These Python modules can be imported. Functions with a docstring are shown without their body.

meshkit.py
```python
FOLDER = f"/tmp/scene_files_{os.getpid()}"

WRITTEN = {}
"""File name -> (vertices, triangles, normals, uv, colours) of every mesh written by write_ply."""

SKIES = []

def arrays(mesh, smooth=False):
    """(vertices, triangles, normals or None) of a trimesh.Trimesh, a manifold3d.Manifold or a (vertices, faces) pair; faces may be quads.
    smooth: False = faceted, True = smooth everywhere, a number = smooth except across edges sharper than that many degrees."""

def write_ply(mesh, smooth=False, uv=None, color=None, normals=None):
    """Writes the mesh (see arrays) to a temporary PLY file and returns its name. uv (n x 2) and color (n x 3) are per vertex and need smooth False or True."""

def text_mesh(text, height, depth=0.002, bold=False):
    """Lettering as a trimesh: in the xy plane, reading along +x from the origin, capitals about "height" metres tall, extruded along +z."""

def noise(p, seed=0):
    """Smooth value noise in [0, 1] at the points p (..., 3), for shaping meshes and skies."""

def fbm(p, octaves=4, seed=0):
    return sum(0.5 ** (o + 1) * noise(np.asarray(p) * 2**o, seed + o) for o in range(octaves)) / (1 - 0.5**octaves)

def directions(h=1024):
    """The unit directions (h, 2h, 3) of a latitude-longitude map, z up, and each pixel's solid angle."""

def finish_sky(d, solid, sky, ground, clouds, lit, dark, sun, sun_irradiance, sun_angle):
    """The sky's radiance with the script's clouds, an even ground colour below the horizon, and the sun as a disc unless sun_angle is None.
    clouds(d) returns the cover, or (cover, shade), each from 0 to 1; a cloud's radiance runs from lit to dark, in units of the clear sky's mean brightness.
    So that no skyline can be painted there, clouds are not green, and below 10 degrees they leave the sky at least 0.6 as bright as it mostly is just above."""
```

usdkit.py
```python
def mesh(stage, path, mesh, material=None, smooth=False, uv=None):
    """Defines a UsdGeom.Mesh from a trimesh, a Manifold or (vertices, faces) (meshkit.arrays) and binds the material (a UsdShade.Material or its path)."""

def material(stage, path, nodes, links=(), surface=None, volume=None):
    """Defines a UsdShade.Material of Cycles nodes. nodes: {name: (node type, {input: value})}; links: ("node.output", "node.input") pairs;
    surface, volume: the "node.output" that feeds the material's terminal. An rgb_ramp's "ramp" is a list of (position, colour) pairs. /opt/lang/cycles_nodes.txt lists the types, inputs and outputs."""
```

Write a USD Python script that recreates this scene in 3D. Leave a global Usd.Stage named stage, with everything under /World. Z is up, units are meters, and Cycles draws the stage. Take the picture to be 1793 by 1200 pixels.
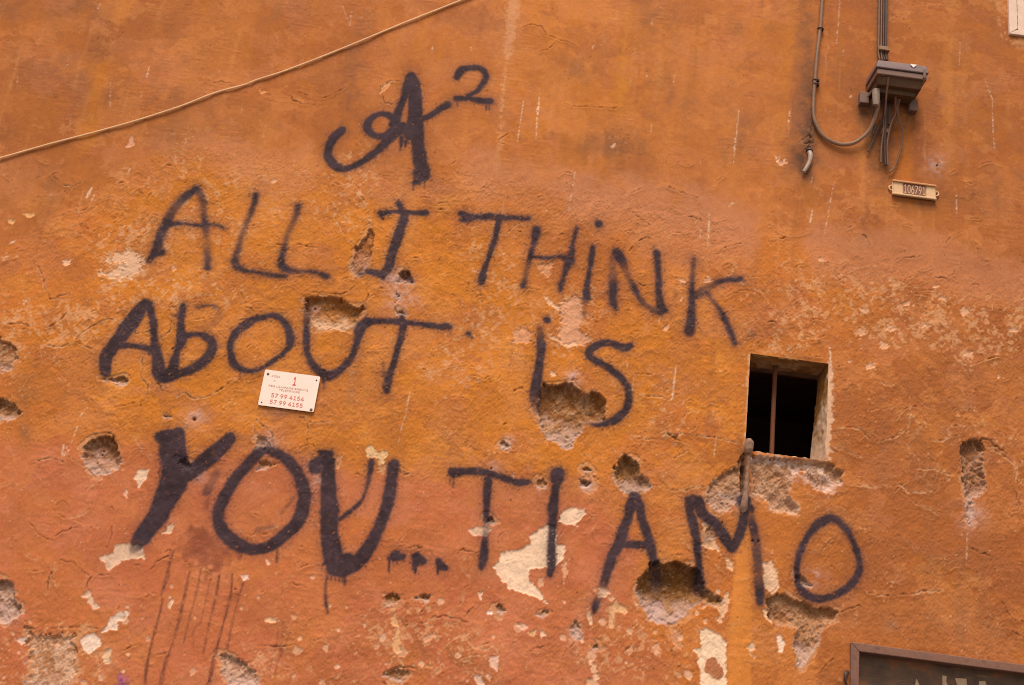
import math
import numpy as np, trimesh, manifold3d, usdkit, meshkit
from scipy import ndimage
from PIL import Image, ImageDraw
from pxr import Usd, UsdGeom, UsdLux, UsdShade, Gf, Sdf, Vt

# ------------------------------------------------------------------ stage, camera, sky, sun
stage = Usd.Stage.CreateInMemory()
UsdGeom.SetStageUpAxis(stage, 'Z'); UsdGeom.SetStageMetersPerUnit(stage, 1.0)
UsdGeom.Xform.Define(stage, '/World'); UsdGeom.Scope.Define(stage, '/World/Looks')
PW, PH, FPX = 1793.0, 1200.0, 2100.0
CAM_Y, CAM_Z, ROLL = -4.56, 1.6, math.radians(7.5)
PITCH = math.atan(FPX / 5500.0)
C = np.array([0, CAM_Y, CAM_Z])
F = np.array([0, math.cos(PITCH), math.sin(PITCH)]); R0 = np.array([1.0, 0, 0]); U0 = np.array([0, -math.sin(PITCH), math.cos(PITCH)])
R = math.cos(ROLL) * R0 + math.sin(ROLL) * U0; U = -math.sin(ROLL) * R0 + math.cos(ROLL) * U0
cam = UsdGeom.Camera.Define(stage, '/World/camera')
m = np.eye(4); m[0, :3], m[1, :3], m[2, :3], m[3, :3] = R, U, -F, C
cam.AddTransformOp().Set(Gf.Matrix4d(*m.ravel()))
cam.CreateHorizontalApertureAttr(36.0); cam.CreateVerticalApertureAttr(36.0 * PH / PW); cam.CreateFocalLengthAttr(36.0 * FPX / PW)
cam.CreateClippingRangeAttr(Gf.Vec2f(0.05, 500))
cam.CreateExposureAttr(1.54)

SUN_EL, SUN_AZ = math.radians(61), math.radians(196)     # azimuth of the direction towards the sun, from +y clockwise
sund = np.array([math.sin(SUN_AZ) * math.cos(SUN_EL), math.cos(SUN_AZ) * math.cos(SUN_EL), math.sin(SUN_EL)])
skymat = usdkit.material(stage, '/World/Looks/sky_look', {
    'sky': ('sky_texture', {'sky_type': 'single_scattering', 'sun_disc': False, 'sun_elevation': SUN_EL, 'sun_rotation': SUN_AZ}),
    'bw': ('rgb_to_bw', {}),
    'warm': ('mix_color', {'blend_type': 'multiply', 'fac': 1.0, 'b': (1.0, 0.93, 0.84), 'use_clamp': False}),
    'tc': ('texture_coordinate', {}),
    'n': ('noise_texture', {'scale': 1.6, 'detail': 4}),
    'r': ('rgb_ramp', {'ramp': [(0.0, (0.75, 0.75, 0.75)), (1.0, (1, 1, 1))]}),
    'cl': ('mix_color', {'blend_type': 'mix', 'use_clamp': False}),
    'bg': ('background_shader', {'strength': 0.075})},
    [('sky.color', 'bw.color'), ('bw.val', 'warm.a'), ('tc.generated', 'n.vector'), ('n.fac', 'r.fac'), ('r.color', 'cl.fac'),
     ('sky.color', 'cl.a'), ('warm.result', 'cl.b'), ('cl.result', 'bg.color')], surface='bg.background')
dome = UsdLux.DomeLight.Define(stage, '/World/sky'); dome.CreateIntensityAttr(1.0)
UsdShade.MaterialBindingAPI.Apply(dome.GetPrim()).Bind(skymat)
dome.GetPrim().SetCustomDataByKey('kind', 'structure')
sun = UsdLux.DistantLight.Define(stage, '/World/sun')
sun.CreateIntensityAttr(0.40); sun.CreateAngleAttr(28.0); sun.CreateColorAttr(Gf.Vec3f(1.0, 0.90, 0.78)); sun.CreateNormalizeAttr(True)
zc = sund; xc = np.cross([0, 0, 1.0], zc); xc /= np.linalg.norm(xc); yc = np.cross(zc, xc)
m = np.eye(4); m[0, :3], m[1, :3], m[2, :3] = xc, yc, zc
sun.AddTransformOp().Set(Gf.Matrix4d(*m.ravel()))

# ------------------------------------------------------------------ helpers
def wall_at(u, v, y=0.0):
    """The point of the plane y (the wall's face is y = 0) that the photograph shows at the pixel u, v."""
    d = F * FPX + R * (u - PW / 2) - U * (v - PH / 2)
    return C + (y - CAM_Y) / d[1] * d

ALB = 0.80          # displayed colour -> base colour
def lin(r, g, b, k=ALB):
    c = np.array([r, g, b], float) / 255
    return np.where(c <= 0.04045, c / 12.92, ((c + 0.055) / 1.055) ** 2.4) * k

def data(prim, **kw):
    for k, v in kw.items():
        if v: prim.SetCustomDataByKey(k, v)

names = {}
def path_for(parent, name):
    k = (parent, name); n = names.get(k, 0); names[k] = n + 1
    return f'{parent}/{name}' + (f'_{n:03d}' if n else '')

def group_prim(name, parent='/World', loc=None, **kw):
    p = path_for(parent, name); x = UsdGeom.Xform.Define(stage, p)
    if loc is not None: x.AddTranslateOp().Set(Gf.Vec3d(*map(float, loc)))
    data(x.GetPrim(), **kw); x_at[p] = np.array(loc if loc is not None else (0, 0, 0), float) + x_at.get(parent, 0)
    return p
x_at = {'/World': np.zeros(3)}

def part(name, mesh, mat, parent='/World', smooth=35, **kw):
    """One Mesh, given in world coordinates, under its parent."""
    p = path_for(parent, name); v, f, n = meshkit.arrays(mesh, smooth)
    off = x_at.get(parent, np.zeros(3))
    g = UsdGeom.Mesh.Define(stage, p)
    g.CreatePointsAttr(Vt.Vec3fArray.FromNumpy((v - off).astype(np.float32)))
    g.CreateFaceVertexCountsAttr(Vt.IntArray.FromNumpy(np.full(len(f), 3, np.int32)))
    g.CreateFaceVertexIndicesAttr(Vt.IntArray.FromNumpy(f.astype(np.int32).ravel()))
    g.CreateSubdivisionSchemeAttr('none')
    if n is not None:
        g.CreateNormalsAttr(Vt.Vec3fArray.FromNumpy(n.astype(np.float32))); g.SetNormalsInterpolation('vertex')
    UsdShade.MaterialBindingAPI.Apply(g.GetPrim()).Bind(UsdShade.Material.Get(stage, f'/World/Looks/{mat}'))
    data(g.GetPrim(), **kw)
    return p

def smooth_line(p, n=8):
    """Catmull-Rom through the rows of p."""
    p = np.asarray(p, float)
    if len(p) < 3:
        return np.array([p[0] + (p[-1] - p[0]) * t for t in np.linspace(0, 1, n + 1)])
    q = np.vstack([2 * p[0] - p[1], p, 2 * p[-1] - p[-2]]); out = []
    for i in range(1, len(q) - 2):
        a, b, c, d = q[i - 1:i + 3]
        for t in np.arange(n) / n:
            out.append(0.5 * (2 * b + (c - a) * t + (2 * a - 5 * b + 4 * c - d) * t * t + (3 * b - a - 3 * c + d) * t ** 3))
    return np.array(out + [q[-2]])

def tube(p, r, k=10, sub=6, wob=0.0, seed=0):
    p = smooth_line(p, sub); rr = np.broadcast_to(np.asarray(r, float), (len(p),)) if np.ndim(r) == 0 else np.interp(np.linspace(0, 1, len(p)), np.linspace(0, 1, len(r)), r)
    if wob: p = p + ndimage.gaussian_filter1d(np.random.default_rng(seed).normal(size=p.shape), 2, axis=0) * wob
    t = np.gradient(p, axis=0); t /= np.linalg.norm(t, axis=1, keepdims=True)
    up = np.array([0, 1.0, 0]) if abs(t[0][1]) < 0.9 else np.array([1.0, 0, 0]); V = []
    for i in range(len(p)):
        up = up - t[i] * (up @ t[i]); up /= np.linalg.norm(up); s = np.cross(t[i], up)
        a = np.arange(k) / k * 2 * np.pi
        V.append(p[i] + rr[i] * (np.cos(a)[:, None] * up + np.sin(a)[:, None] * s))
    V = np.vstack(V + [p[:1], p[-1:]]); fs = []
    for i in range(len(p) - 1):
        for j in range(k):
            a, b = i * k + j, i * k + (j + 1) % k
            fs += [(a, a + k, b), (b, a + k, b + k)]
    n0, n1, last = len(V) - 2, len(V) - 1, (len(p) - 1) * k
    for j in range(k):
        fs += [(n0, j, (j + 1) % k), (n1, last + (j + 1) % k, last + j)]
    mm = trimesh.Trimesh(V, fs, process=False); mm.fix_normals(); return mm

def rbox(lo, hi, r=0.004, sub=2):
    lo, hi = np.array(lo, float), np.array(hi, float); r = min(r, (hi - lo).min() / 2.01); s = trimesh.creation.icosphere(sub, r)
    pts = np.vstack([s.vertices + np.where([i, j, k], hi - r, lo + r) for i in (0, 1) for j in (0, 1) for k in (0, 1)])
    return trimesh.convex.convex_hull(pts)

def hull(pts, r=0.004):
    s = trimesh.creation.icosphere(1, r)
    return trimesh.convex.convex_hull(np.vstack([s.vertices + p for p in np.asarray(pts, float)]))

def cat(*ms): return trimesh.util.concatenate(list(ms))

def simple(name, c1, c2, scale=60, rough=0.7, bump=0.3, dist=0.002, metallic=0.0, spec=0.4, detail=6, c3=None):
    ramp = [(0.3, c1), (0.7, c2)] if c3 is None else [(0.28, c1), (0.55, c2), (0.68, c3)]
    usdkit.material(stage, f'/World/Looks/{name}', {
        'g': ('geometry', {}), 'n': ('noise_texture', {'scale': scale, 'detail': detail, 'roughness': 0.65}),
        'n2': ('noise_texture', {'scale': scale * 6, 'detail': 4}),
        'r': ('rgb_ramp', {'ramp': ramp}), 'b': ('bump', {'strength': bump, 'distance': dist}),
        'p': ('principled_bsdf', {'roughness': rough, 'metallic': metallic, 'specular_ior_level': spec})},
        [('g.position', 'n.vector'), ('g.position', 'n2.vector'), ('n.fac', 'r.fac'), ('r.color', 'p.base_color'), ('n2.fac', 'b.height'), ('b.normal', 'p.normal')],
        surface='p.BSDF')

# ------------------------------------------------------------------ the wall: a fine height field with its paint
def painted(name, rough, spec, bump):
    usdkit.material(stage, f'/World/Looks/{name}', {
        'a': ('attribute', {'attribute': 'paint'}), 'gr': ('attribute', {'attribute': 'grain'}), 'g': ('geometry', {}),
        'n': ('noise_texture', {'scale': 210, 'detail': 5, 'roughness': 0.7}),
        'n2': ('noise_texture', {'scale': 45, 'detail': 6, 'roughness': 0.6}),
        'r': ('rgb_ramp', {'ramp': [(0.25, (0.74, 0.74, 0.74)), (0.5, (1, 1, 1)), (0.75, (1.16, 1.16, 1.16))]}),
        'r2': ('rgb_ramp', {'ramp': [(0.3, (0.90, 0.88, 0.86)), (0.7, (1.08, 1.09, 1.1))]}),
        'm': ('mix_color', {'blend_type': 'multiply', 'fac': 0.9, 'use_clamp': False}),
        'm2': ('mix_color', {'blend_type': 'multiply', 'fac': 0.8, 'use_clamp': False}),
        'add': ('math', {'math_type': 'multiply_add', 'value2': 1.8}),
        'b': ('bump', {'strength': bump, 'distance': 0.0012}),
        'p': ('principled_bsdf', {'roughness': rough, 'specular_ior_level': spec})},
        [('g.position', 'n.vector'), ('g.position', 'n2.vector'), ('n.fac', 'r.fac'), ('n2.fac', 'r2.fac'), ('a.color', 'm.a'), ('r.color', 'm.b'),
         ('m.result', 'm2.a'), ('r2.color', 'm2.b'), ('m2.result', 'p.base_color'), ('n.fac', 'add.value1'), ('n2.fac', 'add.value3'),
         ('gr.fac', 'b.strength'), ('add.value', 'b.height'), ('b.normal', 'p.normal')], surface='p.BSDF')
painted('old_plaster', 0.93, 0.15, 0.45)
painted('spray_paint', 0.8, 0.12, 0.35)

HS = 0.0038
X0, X1, Z0, Z1 = -2.56, 2.27, 1.69, 5.46
NX, NZ = int(round((X1 - X0) / HS)) + 1, int(round((Z1 - Z0) / HS)) + 1
gx, gz = X0 + HS * np.arange(NX), Z0 + HS * np.arange(NZ)
GX, GZ = np.meshgrid(gx, gz)
q = np.stack([GX, np.zeros_like(GX), GZ], -1) - C
depth = q @ F
PU, PV = PW / 2 + FPX * (q @ R) / depth, PH / 2 - FPX * (q @ U) / depth      # where each point of the wall stands in the photograph, for tracing
del q, depth

_seed = [100]
def field(sx, sz=None, seed=None, octaves=1):
    """Smooth noise over the fine grid, mean 0, deviation 1; sx, sz: feature size in metres."""
    sz = sx if sz is None else sz
    if seed is None: _seed[0] += 1; seed = _seed[0]
    out = np.zeros((NZ, NX), np.float32)
    for o in range(octaves):
        kx, kz = max(sx / HS / 2 ** o, 1), max(sz / HS / 2 ** o, 1)
        cz, cx = int(NZ / kz) + 5, int(NX / kx) + 5
        a = np.random.default_rng(seed * 31 + o).normal(size=(cz, cx)).astype(np.float32)
        if kx > 1.01 or kz > 1.01:
            zz = np.arange(NZ) / kz + 1.3; xx = np.arange(NX) / kx + 1.3
            a = ndimage.map_coordinates(a, [zz[:, None] * np.ones(NX), xx[None, :] * np.ones((NZ, 1))], order=3, mode='nearest') if kx < 40 and kz < 40 else \
                ndimage.map_coordinates(a, np.meshgrid(zz, xx, indexing='ij'), order=3, mode='nearest')
        else: a = a[:NZ, :NX]
        out += a / a.std() * 0.6 ** o
    return out / out.std()

def sstep(a, b, x):
    t = np.clip((x - a) / (b - a), 0, 1); return t * t * (3 - 2 * t)

def to_grid(u, v):
    p = wall_at(u, v); return (p[0] - X0) / HS, (p[2] - Z0) / HS

def T(ox, oy, *pts):
    """Points traced on a four times enlarged piece of the photograph whose corner is ox, oy -> (u, v, radius, strength)."""
    return [(ox + p[0] / 3.984, oy + p[1] / 3.984, (p[2] if len(p) > 2 else 4) / 3.984, p[3] if len(p) > 3 else 1.0) for p in pts]

def uv(pts): return [(p[0], p[1]) for p in pts]

def window_of(g, pad):
    g = np.asarray(g); x0, z0 = np.floor(g[:, :2].min(0)).astype(int) - pad; x1, z1 = np.ceil(g[:, :2].max(0)).astype(int) + pad
    x0, z0, x1, z1 = max(x0, 0), max(z0, 0), min(x1, NX), min(z1, NZ)
    return (slice(z0, max(z1, z0)), slice(x0, max(x1, x0)))

def poly(pts, pad=24):
    """(window, signed distance in cells, negative inside) of a polygon of photo pixels."""
    g = np.array([to_grid(*p[:2]) for p in pts]); w = window_of(g, pad); zs, xs = w
    nx, nz = xs.stop - xs.start, zs.stop - zs.start
    if nx < 2 or nz < 2: return w, None
    im = Image.new('L', (nx * 2, nz * 2)); ImageDraw.Draw(im).polygon([(2 * (x - xs.start) + 0.5, 2 * (z - zs.start) + 0.5) for x, z in g], fill=255)
    on = np.asarray(im) > 127
    sd = (ndimage.distance_transform_edt(~on) - ndimage.distance_transform_edt(on)) / 2
    return w, sd.reshape(nz, 2, nx, 2).mean((1, 3))

def stroke(pts, pad=14, sub=5):
    """(window, signed distance in cells, strength) of a line of varying radius."""
    a = np.array([(*to_grid(p[0], p[1]), p[2] * PXC, p[3]) for p in pts])
    a = smooth_line(a, sub) if len(a) > 1 else np.vstack([a, a + [0.01, 0, 0, 0]])
    g = np.vstack([a[:, :2] - a[:, 2:3], a[:, :2] + a[:, 2:3]]); w = window_of(g, pad); zs, xs = w
    if xs.stop - xs.start < 2 or zs.stop - zs.start < 2: return w, None, None
    XX, ZZ = np.meshgrid(np.arange(xs.start, xs.stop, dtype=np.float32), np.arange(zs.start, zs.stop, dtype=np.float32))
    best = np.full(XX.shape, 1e9, np.float32); al = np.ones(XX.shape, np.float32)
    for p, r in zip(a[:-1], a[1:]):
        d = r[:2] - p[:2]; L = max(d @ d, 1e-9)
        t = np.clip(((XX - p[0]) * d[0] + (ZZ - p[1]) * d[1]) / L, 0, 1)
        s = np.hypot(XX - p[0] - t * d[0], ZZ - p[1] - t * d[1]) - (p[2] + t * (r[2] - p[2]))
        k = s < best; best = np.where(k, s, best); al = np.where(k, p[3] + t * (r[3] - p[3]), al)
    return w, best, al
PXC = 1 / 430.0 / HS        # one photo pixel in cells, about

def region(pts, blur):
    """Soft membership over the whole grid of a photo-pixel polygon, blur in photo pixels."""
    g = [to_grid(*p) for p in pts]; k = 4
    im = Image.new('L', (NX // k + 1, NZ // k + 1)); ImageDraw.Draw(im).polygon([(x / k, z / k) for x, z in g], fill=255)
    a = ndimage.gaussian_filter(np.asarray(im, np.float32) / 255, blur * PXC / k)
    return ndimage.map_coordinates(a, np.meshgrid(np.arange(NZ) / k, np.arange(NX) / k, indexing='ij'), order=1, mode='nearest')

def blob(u, v, ru, rv=None):
    rv = rv or ru
    return np.exp(-((PU - u) / ru) ** 2 - ((PV - v) / rv) ** 2)

col = np.zeros((NZ, NX, 3), np.float32); grain = np.full((NZ, NX), .12, np.float32)
hgt = np.zeros((NZ, NX), np.float32)
label = np.zeros((NZ, NX), np.int16)
def over(c, a, w=np.s_[:, :]):
    col[w] += (np.asarray(c, np.float32) - col[w]) * np.clip(a, 0, 1)[..., None]

# noises
f2, f2b = field(0.006), field(0.006)
f4, f4b = field(0.014, octaves=2), field(0.014, octaves=2)
f10, f10b = field(0.05, octaves=3), field(0.05, octaves=3)
f30, f30b = field(0.16, octaves=4), field(0.16, octaves=4)
f90 = field(0.6, octaves=4)
streak = field(0.11, 1.0, octaves=3); streak2 = field(0.04, 0.6, octaves=2); streak3 = field(0.13, 1.1, octaves=2)
horiz = field(0.05, 0.008, octaves=2)
wr = 28 * f30b + 14 * f10            # pixels by which zone borders wander

# ---- zones of the old paint
far = 600
mid = region([(-far, 430), (0, 440), (170, 340), (330, 250), (480, 265), (620, 290), (820, 295), (960, 330), (1150, 350), (1290, 395), (1450, 440), (1793, 500), (2300, 560), (2300, 1800), (-far, 1800)], 14)
yellow = region([(230, 300), (330, 260), (560, 270), (640, 330), (800, 330), (900, 470), (1000, 560), (1250, 520), (1310, 640), (1290, 800), (1000, 830), (700, 830), (500, 790), (250, 770), (130, 700), (40, 560), (190, 480)], 45)
pink = region([(-far, 775), (0, 765), (160, 772), (280, 785), (330, 850), (390, 800), (450, 790), (560, 815), (690, 824), (800, 834), (930, 845), (1010, 862), (1060, 890), (1120, 960), (1110, 1050), (1160, 1150), (1190, 1800), (-far, 1800)], 13)
pink = np.clip(pink + .22 * (f30 * .5 + f10 * .5) * 4 * pink * (1 - pink), 0, 1)
brown = region([(1440, 640), (1600, 520), (1793, 480), (2300, 500), (2300, 1800), (1330, 1800), (1370, 1060), (1420, 900)], 60)
low = region([(-far, 1040), (0, 1060), (120, 1050), (300, 1120), (450, 1090), (640, 1040), (900, 1040), (1100, 1060), (1240, 1130), (1290, 1200), (1290, 1800), (-far, 1800)], 30)
rough = np.clip(mid - 0.55 * pink + 0.5 * low, 0, 1)
grain += .25 * rough * np.clip(.75 + .4 * f30, .2, 1.3) * (1 - .5 * brown)
over(lin(181, 106, 55), np.ones((NZ, NX)))
up = 1 - mid
over(lin(206, 126, 68), up * 0.85 * sstep(600, 900, PU) * (1 - sstep(1280, 1480, PU)) * np.clip(.8 + .25 * f30, 0, 1))
over(lin(206, 128, 66), up * 0.45 * sstep(0.0, 2.2, streak))
over(lin(160, 95, 60), up * 0.5 * sstep(0.2, 2.2, -streak3))
over(lin(199, 118, 40), up * 0.42 * sstep(0.4, 2.6, streak2 + 0.8 * f90))
over(lin(160, 94, 54), up * 0.35 * sstep(0.6, 2.0, f30))
over(lin(196, 117, 82), up * 0.3 * sstep(0.4, 2.0, f30b + streak * 0.5))
over(lin(163, 96, 52), 0.75 * (1 - sstep(100, 640, PU - 0.15 * PV)) * up * (0.6 + 0.2 * f30))
over(lin(165, 96, 50), 0.55 * sstep(1330, 1560, PU) * up)
over(lin(199, 116, 52), mid * 0.9)
over(lin(208, 126, 44), yellow * 0.75)
over(lin(188, 108, 58), mid * 0.6 * sstep(0.2, 1.8, f30))
over(lin(214, 138, 66), mid * (1 - pink) * 0.5 * sstep(0.3, 1.8, f30b))
over(lin(166, 96, 51), brown * 0.9)
over(lin(162, 94, 53), brown * 0.55 * sstep(0.2, 1.8, f30b))
over(lin(193, 110, 74), pink * 0.92)
over(lin(181, 101, 66), pink * 0.6 * sstep(0.2, 1.8, f30))
over(lin(204, 122, 86), pink * 0.5 * sstep(0.4, 1.8, f30b))
over(lin(198, 112, 52), pink * 0.6 * blob(640, 930, 160, 90) * sstep(-0.6, 0.8, f30b + f10 * .4))
over(lin(176, 104, 64), low * 0.55 * sstep(-0.3, 1.2, f10b + f30 * .6))
# overlapping coats of limewash, each with its own edge, and runs of rain water
for n_, (c, a, th) in enumerate((((208, 130, 70), .34, .35), ((170, 98, 54), .32, .5), ((196, 124, 82), .36, .9), ((186, 112, 46), .34, .6), ((158, 94, 60), .34, 1.0), ((212, 136, 78), .34, 1.1))):
    e = field(.22, .16, octaves=5) + .10 * f4 + .05 * f2
    over(lin(*c), a * sstep(th, th + .10, e) * (1 - .35 * sstep(th + .1, th + 1.2, e)) * (1 - .55 * pink))
e = field(.16, .12, octaves=5) + .1 * f4; over(lin(180, 98, 60), .34 * pink * sstep(.5, .62, e)); over(lin(206, 128, 92), .32 * pink * sstep(.6, .75, -e)); over(lin(200, 118, 60), .30 * pink * sstep(.9, 1.1, field(.2, .2, octaves=5) + .1 * f4b))
for (u, v, ru, rv, a) in ((620, 120, 30, 90, .4), (300, 150, 60, 120, .3), (480, 20, 40, 50, .3), (1140, 30, 26, 60, .35), (1010, 130, 50, 40, .3), (1180, 170, 60, 60, .28), (1060, 265, 90, 36, .42), (860, 40, 16, 60, .3), (1290, 240, 40, 60, .35), (1440, 120, 60, 90, .3), (1690, 160, 60, 110, .3), (1760, 300, 50, 90, .35), (120, 120, 90, 70, .3), (60, 330, 60, 60, .3), (420, 190, 60, 30, .25), (1590, 800, 90, 120, .3), (1640, 980, 90, 60, .35), (1700, 1090, 90, 40, .35), (1470, 780, 50, 90, .25), (250, 230, 50, 26, .35), (760, 330, 40, 30, .2), (1250, 860, 60, 30, .25), (580, 700, 60, 30, .2)):
    over(lin(146, 96, 66), a * blob(u, v, ru, rv) * np.clip(.55 + .35 * f10 + .35 * streak2 + .3 * f30, 0, 1.5))
rw = np.random.default_rng(21)
for _ in range(150):
    u, v = rw.uniform(0, 1793), rw.uniform(-150, 560); L = rw.gamma(2, 70) + 30; wd = rw.gamma(2, 2.2) + 1.2; p0 = wall_at(u, v); p1 = wall_at(u, v + L); dark_ = rw.random() < .55
    g0, g1 = to_grid(u, v); n_p = 7; bot = g1 - L * PXC; wb = rw.normal(size=n_p) * .8
    x_ = np.interp(np.arange(NZ), np.linspace(bot, g1, n_p), g0 + wb); z0_, z1_ = int(max(bot, 0)), int(min(g1, NZ)); a_, b_ = int(max(g0 - 30, 0)), int(min(g0 + 30, NX))
    if z1_ - z0_ < 5 or b_ - a_ < 5: continue
    w = np.s_[z0_:z1_, a_:b_]; zz = np.arange(z0_, z1_)[:, None]; t_ = (g1 - zz) / (g1 - bot)
    k = np.exp(-((np.arange(a_, b_)[None, :] - x_[z0_:z1_, None]) / (wd * PXC * (.5 + .5 * t_))) ** 2) * sstep(0, .12, t_) * (1 - sstep(.55, 1, t_)) * np.clip(.75 + .3 * f10[w], 0, 1.3)
    over(lin(142, 86, 56) if dark_ else lin(216, 146, 88), rw.uniform(.12, .34) * k, w)
# pale veil of limewash along the edge of the old coat
for pts, r, a in (([(300, 255), (360, 245), (430, 280), (520, 300)], 26, .5), ([(840, 305), (1000, 335), (1140, 350), (1290, 385)], 30, .6), ([(1020, 360), (1150, 390), (1260, 420)], 45, .5),
                  ([(1470, 440), (1600, 450), (1793, 500)], 45, .6), ([(640, 300), (720, 330), (830, 330)], 28, .3), ([(0, 330), (60, 300)], 20, .3)):
    w, sd, al = stroke([(u, v, r, 1) for u, v in pts], pad=60)
    over(lin(197, 128, 90), a * (1 - sstep(-14, 22, sd + 6 * f30[w] + 4 * f10[w])), w)
# lighter vertical washes under the meter box and elsewhere
for pts, c, a in (([(1500, 200), (1521, 205), (1516, 290), (1518, 374), (1503, 375), (1506, 290)], (210, 134, 72), .75), ([(1560, 210), (1595, 222), (1600, 330), (1570, 330)], (206, 120, 44), .6),
                  ([(1663, 0), (1676, 0), (1664, 330), (1655, 330)], (206, 134, 66), .45), ([(1690, 120), (1694, 120), (1694, 430), (1688, 430)], (208, 134, 66), .4), ([(1380, 0), (1400, 0), (1372, 300), (1352, 300)], (204, 126, 46), .5),
                  ([(1092, 20), (1104, 20), (1094, 180), (1084, 260), (1078, 180)], (208, 138, 52), .6), ([(160, 110), (190, 110), (170, 240), (135, 270)], (196, 120, 36), .6), ([(195, 0), (230, 0), (220, 40), (190, 40)], (206, 128, 50), .5),
                  ([(314, 70), (330, 40), (345, 0), (450, 0), (430, 150), (310, 180)], (206, 128, 66), .5), ([(1500, 400), (1525, 400), (1520, 430), (1500, 430)], (196, 140, 100), .5)):
    w, sd = poly(pts); over(lin(*c), .8 * a * (1 - sstep(-13, 8, sd + 2 * f10[w] + 2.5 * streak2[w] + 2 * f30[w])), w)
# soot and damp, and darker patches just below the sign and number plate
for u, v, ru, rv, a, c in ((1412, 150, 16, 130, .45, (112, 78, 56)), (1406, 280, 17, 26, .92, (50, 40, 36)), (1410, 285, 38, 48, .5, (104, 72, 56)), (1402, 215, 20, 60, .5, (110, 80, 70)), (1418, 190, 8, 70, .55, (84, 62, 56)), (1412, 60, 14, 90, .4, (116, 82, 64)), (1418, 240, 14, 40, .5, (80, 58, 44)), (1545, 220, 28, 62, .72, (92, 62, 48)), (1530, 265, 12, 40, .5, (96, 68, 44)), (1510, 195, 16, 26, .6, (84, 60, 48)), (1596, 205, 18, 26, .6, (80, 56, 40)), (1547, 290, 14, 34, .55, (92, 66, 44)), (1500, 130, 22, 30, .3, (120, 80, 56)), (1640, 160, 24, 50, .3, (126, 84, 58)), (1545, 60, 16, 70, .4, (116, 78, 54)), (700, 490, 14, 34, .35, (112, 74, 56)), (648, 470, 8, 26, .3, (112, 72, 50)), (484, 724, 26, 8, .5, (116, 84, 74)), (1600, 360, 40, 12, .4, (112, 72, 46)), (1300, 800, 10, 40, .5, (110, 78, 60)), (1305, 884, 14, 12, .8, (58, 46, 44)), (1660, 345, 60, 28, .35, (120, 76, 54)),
                          (1300, 230, 40, 50, .22, (140, 90, 60)), (1040, 250, 70, 40, .3, (138, 86, 52)), (45, 700, 24, 46, .35, (128, 92, 58)), (42, 770, 10, 26, .45, (126, 90, 66)), (150, 20, 60, 30, .3, (130, 92, 70)), (10, 15, 25, 18, .5, (120, 84, 66)),
                          (1290, 50, 14, 22, .4, (138, 92, 54)), (1345, 50, 14, 14, .35, (138, 92, 54)), (1740, 40, 10, 30, .3, (140, 88, 54)), (620, 110, 22, 70, .28, (140, 88, 66)), (1180, 90, 18, 80, .22, (140, 90, 60)),
                          (680, 720, 40, 60, .25, (170, 96, 52)), (690, 770, 30, 40, .3, (150, 94, 60)), (1490, 1075, 60, 18, .3, (132, 88, 58)), (1560, 1095, 14, 12, .35, (150, 112, 92))):
    over(lin(*c), a * blob(u, v, ru, rv) * (0.8 + 0.25 * f10))
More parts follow.
